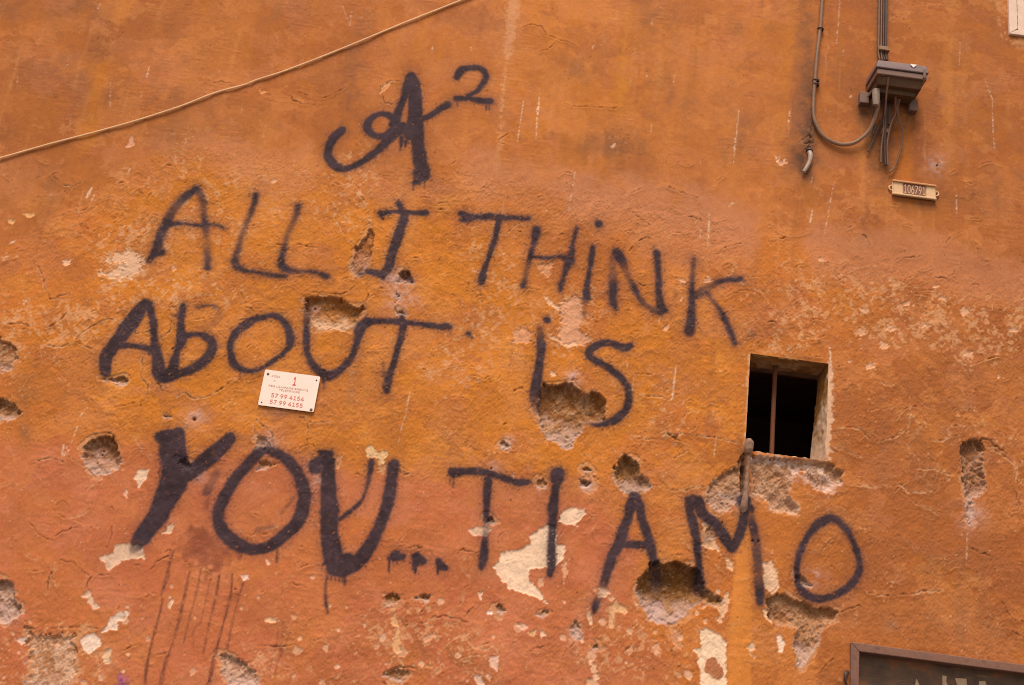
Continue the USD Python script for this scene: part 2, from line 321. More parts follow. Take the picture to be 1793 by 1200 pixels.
# the pale rendered strip at the top and the smooth filled chase at the bottom
w, sd = poly([(898, -40), (914, -40), (910, 30), (900, 90), (886, 98), (882, 80), (890, 30)]); over(lin(218, 158, 114), .62 * (1 - sstep(-3, 3, sd + 1.5 * f4[w] + 1.8 * f10b[w])) * np.clip(.85 + .25 * f10[w], .3, 1), w)
w, sd, al = stroke([(888, 95, 2, 1), (880, 170, 3, 1), (876, 250, 5, 1), (868, 300, 5, .5)]); over(lin(214, 148, 98), .45 * al * (1 - sstep(-2, 2.5, sd + 1.5 * f4[w])), w)
chase = [(1302, 862), (1322, 880), (1312, 960), (1316, 1060), (1314, 1230), (1272, 1230), (1278, 1080), (1290, 960)]
w, sd = poly(chase); k = 1 - sstep(-3, 3, sd + f4[w]); over(lin(216, 134, 62), .85 * k, w); hgt[w] += 0.006 * (1 - sstep(-9, 1, sd)); rough[w] *= 1 - .8 * k
w, sd = poly([(1372, 1090), (1425, 1090), (1432, 1230), (1360, 1230)]); over(lin(203, 124, 62), .6 * (1 - sstep(-4, 4, sd + f10[w])), w)

# ---- relief
hgt += 0.0045 * ndimage.gaussian_filter(f90, 10) + 0.0014 * ndimage.gaussian_filter(f30, 7) + f10 * (0.00016 + 0.00026 * rough * (1 - .6 * brown))
hgt += 0.00009 * (1 + rough) * f2 + rough * (0.00022 * f4 + 0.00026 * f2b - 0.0010 * sstep(1.5, 2.6, f2 + .5 * f4b))
wrk = np.clip(sstep(-0.1, 1.2, f30b + 0.4 * f10), 0, 1)
hgt += (0.0002 * horiz) * (0.05 + wrk)
def terraces(n, steps, height, gate):
    """Coats of limewash that have come off in layers: each step a little edge that catches the light."""
    s = n * steps; k = np.floor(s); t = s - k
    return height * (k + sstep(0.86, 1.0, t)) * gate
gate = sstep(-0.4, 0.8, f30 + 0.5 * f10b) * (0.10 + 0.65 * rough)
ns = 0.7 * f10b + 0.22 * f4b + 0.08 * f2
hgt += terraces(ns, 1.6, 0.0008, gate)
# flakes: thin curled cracks in the thick old coat
crack_n = np.abs(field(0.06, 0.035, octaves=4))
crack = (1 - sstep(0.0, 0.075, crack_n)) * sstep(0.0, 0.9, field(0.11, octaves=2)) * (0.12 + 0.88 * rough) * (1 - 0.5 * pink)
fl = field(0.06, 0.035, seed=_seed[0] - 1, octaves=4)
hgt += -0.0016 * crack + 0.0007 * sstep(-0.3, -0.02, fl) * (1 - sstep(-0.02, 0.02, fl)) * (crack_n < 0.35) * rough
over(lin(120, 66, 34), 0.45 * crack)
over(lin(226, 168, 118), 0.25 * (1 - sstep(0.02, 0.12, np.abs(fl - 0.14))) * sstep(0.7, 1.6, f10 + .5 * f30) * rough)
# pale mottling where the surface has rubbed off
mott = (0.9 * blob(215, 450, 60, 60) + 0.7 * blob(330, 520, 90, 30) + 0.9 * blob(130, 560, 90, 45) + 0.8 * blob(20, 600, 40, 50) + 0.6 * blob(630, 330, 45, 80) + 0.75 * blob(1600, 560, 170, 60) + 0.5 * blob(1750, 590, 80, 50) + 0.45 * blob(1480, 500, 90, 60)
        + 0.6 * blob(990, 560, 60, 60) + 0.5 * blob(1350, 600, 60, 30) + 0.6 * blob(860, 500, 60, 120) + 0.5 * blob(780, 640, 60, 60) + 0.9 * blob(80, 1150, 110, 60) + 0.75 * blob(430, 1165, 90, 40) + 0.6 * blob(760, 1130, 140, 80)
        + 0.65 * blob(1120, 1130, 110, 70) + 0.4 * blob(1400, 880, 50, 50) + 0.35 * blob(300, 400, 120, 100) + .3 * blob(1250, 470, 150, 80) + .35 * blob(450, 340, 150, 90) + .25 * blob(1700, 760, 150, 100) + .3 * blob(1150, 700, 150, 100))
mm_ = sstep(0.95, 2.1, 0.75 * f4 + 0.55 * f10 + 0.35 * f2 + 1.7 * np.clip(mott, 0, 1) - 0.1)
mm_ = mm_ * sstep(.08, .45, mott + .1 * f30); over(lin(222, 166, 122), 0.52 * mm_); hgt -= 0.0009 * mm_
mm2 = sstep(1.4, 2.0, 0.7 * f4b + 0.6 * f10b + 0.4 * f2b + 1.3 * np.clip(mott, 0, 1) - .2)
mm2 = mm2 * sstep(.1, .5, mott); over(lin(150, 92, 52), 0.3 * mm2); hgt -= 0.0012 * mm2
# tiny pale specks and dark pocks everywhere
sp = sstep(2.6, 3.2, f2 + 0.5 * f10b); over(lin(228, 178, 136), 0.5 * sp * (0.3 + 0.7 * mid))
sp = sstep(2.9, 3.3, f2b + 0.4 * f30); over(lin(96, 60, 38), 0.6 * sp); hgt -= 0.0012 * sp

# ---- long cracks and white scratches
def crackline(pts, wd=1.0, dep=0.003, dark=.8, pale=.0, jit=2.2, sc=None):
    wd = max(wd, .8) * 1.15 if sc is None else wd * sc
    p = smooth_line(np.array(pts, float), 10); r = np.random.default_rng(int(abs(p.sum())))
    p[1:-1] += ndimage.gaussian_filter1d(r.normal(size=p.shape), 1.0, axis=0)[1:-1] * jit
    tp = np.sin(np.linspace(.25, math.pi - .25, len(p))); w, sd, al = stroke([(u, v, wd * q_, 1) for (u, v), q_ in zip(p, tp)], sub=1)
    if sd is None: return
    sd = sd + 0.25 * f4[w]
    if pale: over(lin(224, 172, 128), pale * .75 * (1 - sstep(-.3, 1.7, sd + .6 * f4b[w])) * sstep(-1.2, .6, f10b[w] + .6 * f4[w]), w)
    k = (1 - sstep(-0.9, 0.75, sd)) * sstep(-2.2, 0.4, f10b[w] + .5 * f4b[w]); over(lin(80, 50, 32), .95 * dark * k, w); hgt[w] -= .8 * dep * k
    hgt[w] += 0.0012 * (1 - sstep(0.5, 5, sd)) * (1 - k)
A3 = lambda ox, oy, *p: uv(T(ox, oy, *p))
for a in (
    dict(pts=A3(0, 300, (360, 20), (400, 60), (490, 100), (570, 70)), wd=.8, pale=.5), dict(pts=A3(0, 300, (250, 620), (330, 850), (360, 890), (480, 850), (480, 960), (350, 1080), (240, 1070)), wd=.6, pale=.4),
    dict(pts=A3(0, 300, (1100, 1110), (950, 1130), (820, 1040), (700, 1050), (600, 1120), (500, 1190)), wd=.9, pale=.4), dict(pts=A3(0, 300, (0, 1060), (200, 1080), (330, 1190)), wd=.7, pale=.4),
    dict(pts=A3(0, 300, (1240, 870), (1180, 950), (1190, 1080), (1130, 1190)), wd=.6, pale=.3), dict(pts=A3(0, 600, (330, 20), (420, 30), (520, 0)), wd=.7, pale=.7),
    dict(pts=A3(0, 600, (520, 0), (680, 60)), wd=.8, pale=.5), dict(pts=A3(0, 600, (1000, 80), (990, 220), (1030, 330), (1000, 420), (950, 530)), wd=.4, pale=.3), dict(pts=A3(0, 600, (660, 490), (740, 460), (860, 440), (1000, 400)), wd=.5, dark=.6),
    dict(pts=A3(0, 600, (1100, 290), (1180, 400), (1280, 350), (1380, 390), (1560, 320), (1680, 240)), wd=.5, pale=.5), dict(pts=A3(0, 600, (1060, 1180), (1110, 1000), (1110, 840), (1080, 720)), wd=.7), dict(pts=A3(0, 600, (220, 830), (330, 810), (440, 830)), wd=1.0, pale=.6),
    dict(pts=A3(0, 600, (480, 800), (590, 870), (670, 935)), wd=.7, pale=.2), dict(pts=A3(0, 600, (640, 640), (740, 630), (830, 660)), wd=.6, pale=.3), dict(pts=A3(0, 600, (1170, 100), (1230, 20), (1250, -60)), wd=.5, pale=.4),
    dict(pts=A3(450, 300, (760, 740), (770, 860), (755, 930)), wd=.9), dict(pts=A3(450, 300, (330, 850), (450, 850), (600, 855), (700, 800)), wd=.6), dict(pts=A3(450, 300, (0, 520), (180, 520), (320, 520), (480, 540)), wd=.4, dark=.5),
    dict(pts=A3(450, 300, (975, 740), (965, 820), (985, 890), (960, 930), (990, 1010)), wd=1.2, pale=.3, dep=.006), dict(pts=A3(450, 300, (640, 20), (700, 130), (770, 250), (795, 350)), wd=.6, pale=.8, dark=.3), dict(pts=A3(450, 300, (540, 260), (560, 360), (640, 470), (700, 540)), wd=.6, pale=.5, dark=.3),
    dict(pts=A3(450, 600, (350, 700), (360, 600), (380, 560), (520, 560)), wd=.8, pale=.3), dict(pts=A3(450, 600, (380, 560), (330, 530), (300, 520)), wd=.8, pale=.5), dict(pts=A3(450, 600, (0, 540), (60, 600), (110, 650), (60, 690)), wd=1.0, pale=.4), dict(pts=A3(450, 600, (1010, 920), (1060, 920)), wd=.5, pale=.6),
    dict(pts=A3(900, 600, (830, 660), (1000, 670), (1060, 640), (1200, 645), (1400, 660), (1550, 700)), wd=.5, pale=.6), dict(pts=A3(900, 600, (1060, 635), (1110, 660), (1140, 650)), wd=1.6, dep=.006), dict(pts=A3(900, 600, (1110, 810), (1160, 780), (1215, 750)), wd=.8, pale=.3),
    dict(pts=A3(900, 600, (965, 1000), (1080, 1025), (1200, 1020), (1340, 1000)), wd=.8, pale=.7), dict(pts=A3(900, 600, (1180, 640), (1190, 520), (1230, 470), (1290, 480)), wd=.4, pale=.6, dark=.2), dict(pts=A3(900, 600, (830, 350), (950, 370), (1060, 390), (1150, 440)), wd=.4, pale=.5, dark=.3),
    dict(pts=A3(900, 600, (1040, 320), (1090, 340), (1110, 430)), wd=.4, pale=.5, dark=.2), dict(pts=A3(900, 600, (0, 345), (50, 330), (105, 345)), wd=2, dep=.005), dict(pts=A3(900, 600, (400, 270), (425, 235)), wd=1.2, dep=.005),
    dict(pts=A3(900, 600, (830, 720), (870, 750)), wd=1.3, dep=.004), dict(pts=A3(900, 300, (10, 940), (50, 930)), wd=.6), dict(pts=A3(900, 300, (800, 560), (900, 470), (1010, 500), (1060, 560)), wd=.6), dict(pts=A3(900, 300, (830, 290), (900, 340), (960, 390)), wd=.6, pale=.2),
    dict(pts=A3(900, 300, (1080, 720), (1180, 790), (1240, 770)), wd=.8), dict(pts=A3(900, 300, (820, 760), (900, 800), (1000, 780)), wd=.7), dict(pts=A3(900, 300, (1430, 540), (1520, 520), (1610, 490)), wd=.6), dict(pts=A3(900, 300, (1200, 310), (1290, 330), (1330, 380)), wd=.6),
    dict(pts=A3(1343, 600, (440, 720), (560, 770), (650, 800)), wd=.4, pale=.5, dark=.2), dict(pts=A3(1343, 600, (640, 1000), (780, 1010), (940, 990), (980, 1040), (1150, 1040), (1280, 940)), wd=.5, pale=.7, dark=.2),
    dict(pts=A3(1343, 600, (480, 600), (620, 600), (760, 700), (960, 610), (1000, 500)), wd=.4, pale=.6, dark=.2), dict(pts=A3(1343, 600, (740, 250), (790, 285), (860, 310)), wd=.8, pale=.8, dark=.2), dict(pts=A3(1343, 600, (1100, 690), (1180, 690), (1330, 650)), wd=.4, pale=.5, dark=.2),
    dict(pts=A3(1343, 600, (1040, 880), (1160, 890), (1300, 930)), wd=.4, pale=.4, dark=.2), dict(pts=A3(1343, 600, (1380, 690), (1500, 672), (1580, 715), (1670, 780)), wd=1.3, dep=.006), dict(pts=A3(1343, 600, (1510, 720), (1600, 760), (1720, 850), (1720, 960)), wd=1.0, pale=.7, dark=.3), dict(pts=A3(1343, 600, (1700, 980), (1740, 1080), (1780, 1190)), wd=.8, dark=.4),
    dict(pts=A3(1343, 900, (860, 150), (940, 160), (1050, 260)), wd=.5, dark=.5, pale=.2), dict(pts=A3(1343, 900, (1400, 230), (1480, 280), (1550, 300)), wd=.8), dict(pts=A3(1343, 900, (1630, 600), (1700, 720), (1793, 760)), wd=.7), dict(pts=A3(1343, 900, (1680, 810), (1793, 870)), wd=.7), dict(pts=A3(1343, 900, (760, 570), (960, 560), (1120, 540), (1230, 540)), wd=.5, pale=.5, dark=.3),
    dict(pts=A3(1343, 900, (500, 690), (580, 660), (650, 650)), wd=1.2), dict(pts=A3(1343, 300, (960, 600), (1020, 605), (1060, 590)), wd=1.0), dict(pts=A3(1343, 300, (80, 458), (140, 460)), wd=.8), dict(pts=A3(1343, 300, (1490, 625), (1540, 640)), wd=1.2), dict(pts=A3(1343, 300, (620, 440), (680, 460), (720, 520)), wd=.8), dict(pts=A3(1343, 300, (1170, 740), (1270, 740), (1320, 690)), wd=.7),
    dict(pts=A3(0, 900, (200, 50), (280, 140), (370, 190)), wd=.9, dark=.6), dict(pts=A3(0, 900, (380, 160), (480, 110), (640, 95)), wd=.5, dark=.5), dict(pts=A3(0, 900, (410, 325), (520, 350), (620, 430)), wd=1.0), dict(pts=A3(0, 900, (390, 370), (340, 450), (320, 560)), wd=1.0, pale=.4), dict(pts=A3(0, 900, (640, 440), (590, 520)), wd=.9), dict(pts=A3(0, 900, (180, 790), (400, 800), (560, 790), (720, 800)), wd=1.2, dark=.5),
    dict(pts=A3(0, 900, (1040, 390), (1120, 310), (1230, 295)), wd=.9), dict(pts=A3(0, 900, (860, 950), (970, 900)), wd=.9), dict(pts=A3(0, 900, (1090, 980), (1180, 960)), wd=1.2), dict(pts=A3(0, 900, (780, 90), (770, 200), (750, 240)), wd=.8), dict(pts=A3(0, 900, (680, 430), (780, 430)), wd=1.0),
    dict(pts=A3(450, 900, (1050, 240), (1100, 225), (1160, 250)), wd=.9), dict(pts=A3(450, 900, (1390, 310), (1420, 250), (1470, 270), (1560, 270)), wd=.7), dict(pts=A3(450, 900, (1200, 250), (1260, 320)), wd=.9), dict(pts=A3(450, 900, (1040, 750), (1180, 760), (1250, 720), (1380, 730), (1500, 780)), wd=1.0, dark=.6), dict(pts=A3(450, 900, (870, 1110), (1000, 1070), (1180, 1090)), wd=1.2, dark=.6),
    dict(pts=A3(450, 900, (0, 920), (110, 925), (290, 915)), wd=.7), dict(pts=A3(450, 900, (240, 480), (330, 510), (400, 530)), wd=1.0, dark=.4), dict(pts=A3(450, 900, (1440, 720), (1530, 620)), wd=.6), dict(pts=A3(450, 900, (1680, 1160), (1790, 1130)), wd=1.0),
    dict(pts=A3(900, 900, (340, 990), (420, 900)), wd=.5, dark=.5), dict(pts=A3(900, 900, (130, 940), (210, 930)), wd=1.0), dict(pts=A3(900, 900, (560, 110), (560, 200), (680, 220)), wd=.8, dark=.5), dict(pts=A3(900, 900, (740, 1010), (830, 900), (910, 830)), wd=.6, pale=.4, dark=.4),
    dict(pts=A3(0, 0, (1400, 540), (1500, 580), (1560, 570), (1630, 575)), wd=.5, dark=.5), dict(pts=A3(450, 0, (860, 600), (880, 690), (940, 725), (1000, 690)), wd=.8, pale=.3), dict(pts=A3(450, 0, (870, 610), (920, 570), (1000, 570)), wd=.9, pale=.6, dark=.3), dict(pts=A3(450, 0, (300, 640), (400, 680), (520, 660), (620, 600)), wd=.6, dark=.6),
    dict(pts=A3(450, 0, (230, 660), (290, 710), (420, 720)), wd=.6, dark=.6), dict(pts=A3(450, 0, (1730, 20), (1740, 300), (1720, 600), (1700, 900)), wd=.4, pale=.5, dark=.1), dict(pts=A3(450, 0, (1780, 930), (1690, 980), (1740, 1030)), wd=.6, dark=.5), dict(pts=A3(900, 0, (60, 200), (160, 180), (240, 260), (430, 330)), wd=.7, dark=.5), dict(pts=A3(900, 0, (180, 370), (230, 350), (300, 300)), wd=.7, dark=.5),
    dict(pts=A3(900, 0, (370, 740), (600, 760), (760, 770)), wd=.4, dark=.4)):
    crackline(**a)
rs = np.random.default_rng(11)
def wander(u, v, n, step, ang, bend):
    p = [(u, v)]
    for _ in range(n): ang += rs.normal() * bend; p.append((p[-1][0] + step * math.cos(ang), p[-1][1] + step * math.sin(ang)))
    return p
for _ in range(70):                                     # hairlines
    u, v = rs.uniform(0, 1793), rs.uniform(330, 1200); crackline(wander(u, v, int(rs.integers(3, 9)), rs.uniform(9, 20), rs.uniform(0, 6.28), .6), wd=.45, dep=.0015, dark=rs.uniform(.2, .5), pale=rs.uniform(0, .6), jit=1.6, sc=.9)
RG = region([(420, 400), (900, 330), (1300, 420), (1793, 520), (1793, 800), (1290, 620), (900, 720), (600, 560), (120, 600), (230, 300)], 60)
n_ = 0
while n_ < 620:                                         # little curled lips of the old coat
    u, v = rs.uniform(0, 1793), rs.uniform(280, 1200); x, z = to_grid(u, v)
    if rs.random() > .16 + .84 * RG[int(min(max(z, 0), NZ - 1)), int(min(max(x, 0), NX - 1))]: continue
    n_ += 1; L = rs.gamma(3, 2.2) + 2; a = rs.normal(.1, .55); bow = rs.normal(-.25, .3) * L
    p = [(u + L * t * math.cos(a) - bow * (1 - t * t) * math.sin(a), v + L * t * math.sin(a) + bow * (1 - t * t) * math.cos(a)) for t in (-1, -.5, 0, .5, 1)]
    crackline(p, wd=rs.uniform(.4, .8), dep=.0022, dark=rs.uniform(.35, .75), pale=0, jit=.7, sc=.74)
    if rs.random() < .6: w, sd, al = stroke([(q[0], q[1] + 1.6, .5, 1) for q in p], sub=3); over(lin(226, 158, 100), .35 * (1 - sstep(-.8, .9, sd)), w); hgt[w] += .0012 * (1 - sstep(-1, 1.5, sd))  # pale stroke below each lip is a highlight painted into the colour
def scratch(u0, v0, u1, v1, wd=.9, a=.8):
    w, sd, al = stroke([(u0, v0, wd * .5, .6), ((u0 * .6 + u1 * .4), (v0 * .6 + v1 * .4), wd, 1), (u1, v1, wd * .6, .7)])
    if sd is None: return
    over(lin(232, 196, 168), a * (1 - sstep(-1.1, 0.7, sd + .35 * f2[w])) * sstep(-1.5, -.2, f4[w] + .6 * f2b[w]), w)
for s in ((172, 17, 176, 3), (261, 116, 256, 140), (250, 163, 247, 170, 1.6), (194, 140, 193, 195, .8, .5), (224, 304, 228, 296, 2), (150, 345, 160, 328, 3), (158, 353, 164, 340, 1.8), (15, 425, 25, 420, 2), (5, 452, 12, 447, 2), (600, 10, 614, 50, .6, .5), (616, 18, 613, 45, .8), (756, 92, 758, 82), (825, 88, 824, 82),
          (906, 250, 917, 176, 1.2), (938, 228, 945, 165, 1.0), (940, 210, 943, 182, 2.6, .9), (938, 245, 940, 215, .7), (1285, 285, 1294, 192, .9), (1286, 262, 1288, 240, 2.0), (1141, 44, 1142, 36), (1037, 86, 1039, 82), (1130, 130, 1134, 140, .7), (1179, 145, 1182, 132, .7), (1070, 262, 1076, 255, 3.0, .7), (995, 375, 1007, 300, 1.2, .6),
          (1240, 430, 1243, 370, 1.4), (1226, 416, 1228, 402, 1.2), (1277, 360, 1284, 353, 1.4), (1199, 398, 1198, 390, 1), (1381, 220, 1384, 182, 1.6), (1381, 240, 1382, 220, .8, .5), (1465, 75, 1471, 0, .9, .6), (1488, 172, 1491, 168, 1.4), (1725, 140, 1740, 180, .8, .7), (1738, 180, 1741, 250, .8, .7), (1742, 258, 1743, 250, 1.6), (1680, 115, 1682, 60, .8, .5),
          (1420, 325, 1423, 310, .8, .7), (1419, 390, 1423, 368, 1.6), (1443, 415, 1460, 320, .8, .7), (1675, 373, 1675, 343, 1.2), (707, 740, 718, 688, 1.2), (698, 775, 705, 740, .7), (1106, 692, 1111, 655, 1), (1178, 690, 1184, 640, 1.6), (1176, 700, 1178, 690, 2), (1098, 645, 1098, 630, .8, .6), (1197, 707, 1198, 700, .8),
          (141, 730, 148, 712, 1), (118, 795, 136, 745, 1.2), (108, 802, 112, 778, 1.4), (112, 800, 118, 782, 1), (1690, 990, 1692, 935, 1.2, .6), (1682, 940, 1681, 928, 1), (1191, 530, 1195, 522, 1.6), (1163, 582, 1168, 573, 1.2), (1153, 570, 1156, 552, 1), (1380, 720, 1381, 715, 1), (1250, 800, 1255, 760, 1.2, .6), (1308, 672, 1300, 676, 1), (1440, 700, 1453, 690, 2.5, .7), (1452, 600, 1456, 650, 1.8, .8), (1451, 650, 1453, 720, 2.6, .8)):
    scratch(*s)
rs = np.random.default_rng(5)
for _ in range(46):
    u, v = rs.uniform(0, 1793), rs.uniform(0, 620); L = rs.uniform(4, 22); scratch(u, v, u + L * .12 + rs.normal(), v - L, rs.uniform(.35, .8), rs.uniform(.25, .6))

# ---- flaked patches that show the pale coat below
parts_of = {}
def flake(pts, c=(224, 182, 146), dep=0.0022, rag=1.2, a=.92, name=None, mot=.5):
    w, sd = poly(pts)
    if sd is None: return
    sd = sd + rag * (0.55 * f4[w] + 0.25 * f2[w])
    c = (c[0] + 4, c[1] + 6, c[2] + 12); k = 1 - sstep(-0.8, 0.8, sd); over(lin(*c, k=ALB * 1.1), a * k, w)
    over(lin(*c, k=ALB * .78), a * k * mot * sstep(.1, 1.4, f10[w] * .6 + f4b[w]), w)
    hgt[w] -= dep * (1 - sstep(-1.4, 0.6, sd)); hgt[w] += 0.0008 * (1 - sstep(0, 6, sd)) * sstep(-.5, .8, sd)
    if name: mark(name, w, sd < 0)
marks = [None]
def mark(name, w, on, only=None):
    lab = marks.index(name) if name in marks else (marks.append(name) or len(marks) - 1)
    label[w] = np.where(on if only is None else on & (label[w] == only), lab, label[w])
bp = lambda n: ('bare_patch', n, None)
flake(A3(0, 300, (690, 620), (730, 600), (860, 560), (900, 520), (940, 560), (1000, 590), (980, 700), (870, 760), (760, 750), (690, 715), (720, 690), (760, 700), (870, 640), (760, 615)), a=.62, rag=4.2, mot=.9, name=bp(1))
flake(A3(0, 900, (810, 210), (900, 200), (1000, 210), (1010, 310), (870, 320), (800, 360), (760, 395), (720, 330), (690, 305), (790, 270)), c=(214, 174, 140), name=bp(2))
flake(A3(0, 900, (620, 530), (650, 590), (690, 640), (690, 670), (640, 660), (610, 590), (570, 570)), c=(216, 172, 138))
flake(A3(0, 900, (890, 670), (905, 690), (860, 740), (820, 760), (815, 800), (760, 810), (720, 830), (690, 830), (740, 780), (780, 710)), c=(236, 200, 172), name=bp(3))
flake(A3(0, 900, (565, 880), (600, 845), (660, 840), (700, 870), (700, 920), (660, 950), (620, 970), (580, 940)), c=(238, 204, 176), name=bp(3))
flake(A3(0, 900, (740, 935), (775, 930), (770, 1000), (770, 1045), (735, 1045), (720, 980)), c=(214, 172, 132))
flake(A3(0, 900, (1190, 570), (1210, 590), (1195, 660), (1175, 650)), c=(220, 180, 140)); flake(A3(0, 900, (1690, 430), (1730, 425), (1740, 450), (1700, 470)), c=(232, 190, 170))
flake(A3(0, 900, (1130, 130), (1200, 55), (1215, 80), (1170, 135)), c=(220, 176, 140)); flake(A3(0, 900, (110, 880), (190, 850), (220, 890), (150, 905)), c=(222, 184, 162)); flake(A3(0, 900, (330, 860), (410, 860), (420, 910), (360, 910)), c=(226, 186, 160))
flake(A3(0, 600, (960, 885), (1040, 885), (1020, 940), (970, 1005), (935, 945)), c=(228, 188, 152), name=bp(4))
flake(A3(0, 600, (860, 1060), (880, 1015), (895, 1030), (890, 1085)), c=(214, 160, 124)); flake(A3(0, 300, (160, 285), (230, 285), (250, 305), (180, 315)), c=(220, 160, 100)); flake(A3(0, 300, (60, 320), (100, 335), (80, 360), (55, 340)), c=(224, 166, 104)); flake(A3(0, 300, (440, 615), (490, 610), (490, 640), (450, 660)), c=(226, 172, 132))
flake(A3(0, 0, (915, 935), (945, 1000), (900, 1025), (880, 1020)), c=(214, 150, 110)); flake(A3(450, 0, (0, 615), (80, 635), (40, 655)), c=(216, 140, 80)); flake(A3(450, 0, (890, 580), (940, 570), (920, 610), (860, 650)), c=(218, 150, 98))
flake(A3(450, 600, (760, 740), (800, 710), (840, 750), (905, 760), (900, 830), (850, 860), (830, 800), (780, 800)), c=(222, 176, 122), rag=2, name=bp(5))
flake(A3(450, 600, (830, 850), (900, 860), (890, 920), (860, 900)), c=(214, 158, 108), a=.6, rag=2); flake(A3(450, 600, (545, 790), (600, 780), (580, 880), (545, 880)), c=(212, 146, 92), a=.6)
flake(A3(900, 900, (310, 50), (335, -20), (410, -50), (490, -40), (495, 0), (460, 40), (430, 80)), c=(236, 196, 160), name=bp(6))
flake(A3(900, 900, (-143, 370), (-103, 330), (-83, 260), (0, 250), (60, 240), (120, 200), (110, 160), (170, 110), (240, 70), (300, 80), (300, 210), (360, 210), (355, 300), (300, 360), (240, 370), (110, 380), (100, 450), (150, 500), (200, 560), (235, 620), (150, 580), (60, 545), (0, 530), (-80, 470)), c=(236, 196, 160), dep=.003, name=bp(7), mot=.6)
flake(A3(900, 900, (330, 340), (370, 330), (380, 400), (350, 470)), c=(216, 160, 116), a=.7); flake(A3(450, 900, (1475, 110), (1540, 90), (1590, 85), (1630, 110), (1600, 150), (1510, 150)), c=(224, 180, 144), name=bp(8))
flake(A3(900, 900, (1300, 810), (1350, 795), (1440, 840), (1480, 900), (1485, 1215), (1310, 1215), (1290, 1000), (1260, 950), (1310, 930)), c=(234, 196, 158), name=bp(9))
w, sd = poly(A3(900, 900, (1335, 1040), (1385, 990), (1460, 1070), (1460, 1140), (1410, 1150), (1340, 1090))); k = 1 - sstep(-.8, .8, sd + f4[w]); over(lin(176, 106, 68), .95 * k, w); hgt[w] += .002 * k
flake(A3(1343, 900, (70, 840), (95, 845), (120, 890), (105, 970), (85, 970)), c=(238, 202, 172), name=bp(10))
flake(A3(900, 900, (1310, 60), (1350, 30), (1360, 130), (1400, 170), (1420, 220), (1450, 290), (1410, 250), (1340, 235), (1300, 210), (1370, 180), (1340, 130)), c=(222, 172, 130), name=bp(11))
flake(A3(900, 900, (670, 640), (710, 610), (780, 650), (790, 690), (700, 680), (700, 790), (660, 800)), c=(220, 164, 112)); flake(A3(900, 900, (1480, 300), (1530, 330), (1530, 400), (1490, 370)), c=(222, 170, 122)); flake(A3(900, 900, (520, 640), (540, 690), (550, 775), (530, 770), (510, 680)), c=(224, 176, 134))
flake(A3(900, 900, (1730, 340), (1793, 330), (1830, 400), (1850, 520), (1800, 560), (1745, 500)), c=(224, 178, 138), name=bp(12)); flake(A3(900, 900, (590, 510), (630, 500), (665, 545), (640, 580), (590, 580)), c=(218, 172, 136))
flake(A3(900, 900, (1740, 660), (1793, 670), (1793, 760), (1745, 710)), c=(224, 180, 140)); flake(A3(900, 900, (1625, 930), (1660, 890), (1690, 920), (1650, 960)), c=(226, 182, 142)); flake(A3(900, 900, (1400, 640), (1500, 540), (1500, 660), (1450, 755), (1400, 740), (1440, 690)), c=(218, 166, 122), rag=1.8)
flake(A3(450, 900, (965, 690), (1000, 800), (1000, 950), (960, 970), (945, 900), (975, 800), (940, 760)), c=(218, 158, 104), name=bp(13), rag=1.6); flake(A3(450, 900, (60, 720), (130, 720), (130, 755), (60, 755)), c=(230, 178, 130)); flake(A3(450, 900, (60, 310), (85, 330), (90, 360), (65, 350)), c=(232, 180, 150)); flake(A3(450, 900, (1630, 1000), (1690, 985), (1680, 1095), (1625, 1060)), c=(224, 176, 146))
flake(A3(450, 900, (1160, 860), (1220, 835), (1290, 850), (1220, 860), (1175, 920)), c=(214, 150, 110)); flake(A3(450, 900, (1615, 660), (1650, 690), (1640, 705), (1610, 690)), c=(238, 200, 180)); flake(A3(450, 900, (1545, 545), (1575, 540), (1570, 600), (1550, 590)), c=(226, 180, 150)); flake(A3(450, 900, (1520, 1120), (1560, 1130), (1590, 1190), (1540, 1190)), c=(226, 180, 150))
flake(A3(900, 900, (20, 775), (80, 760), (95, 790), (60, 810)), c=(222, 170, 140)); flake(A3(900, 900, (100, 820), (155, 815), (140, 855), (105, 850)), c=(212, 160, 110)); flake(A3(900, 900, (190, 815), (210, 810), (225, 850), (195, 850)), c=(224, 176, 140)); flake(A3(900, 900, (1090, 780), (1120, 790), (1175, 830), (1170, 935), (1140, 935), (1100, 860)), c=(206, 142, 96), a=.7)
flake(A3(900, 900, (520, 990), (580, 1080), (590, 1190), (500, 1190), (560, 1110), (515, 1050)), c=(222, 170, 128), a=.8, rag=2); flake(A3(900, 900, (960, 920), (1000, 900), (1030, 970), (990, 990)), c=(216, 160, 122), a=.7, rag=2); flake(A3(900, 900, (790, 960), (830, 900), (830, 950), (800, 1000)), c=(214, 160, 120), a=.6)
flake(A3(900, 300, (330, 900), (400, 880), (470, 880), (480, 1000), (450, 1100), (560, 1170), (480, 1210), (330, 1210), (310, 1150), (340, 1050), (320, 960)), c=(214, 154, 114), a=.75, rag=2.2, dep=.003, name=bp(14)); flake(A3(900, 300, (215, 865), (240, 880), (330, 960), (310, 970), (230, 910)), c=(224, 172, 130)); flake(A3(900, 300, (230, 1140), (330, 1170), (330, 1195), (250, 1160)), c=(220, 170, 130), a=.8)
flake(A3(900, 300, (0, 1110), (60, 1080), (130, 1130), (110, 1195), (0, 1195)), c=(210, 150, 112), a=.6, rag=2.5); flake(A3(900, 600, (260, 200), (290, 215), (280, 250), (260, 240)), c=(226, 176, 134)); flake(A3(900, 600, (340, 10), (440, -10), (440, 20), (370, 40)), c=(220, 170, 130), a=.8); flake(A3(900, 600, (0, 900), (10, 960), (0, 970)), c=(210, 150, 112))
flake(A3(900, 300, (150, 640), (270, 640), (260, 700), (240, 750), (200, 700)), c=(216, 152, 104), a=.6, rag=2)
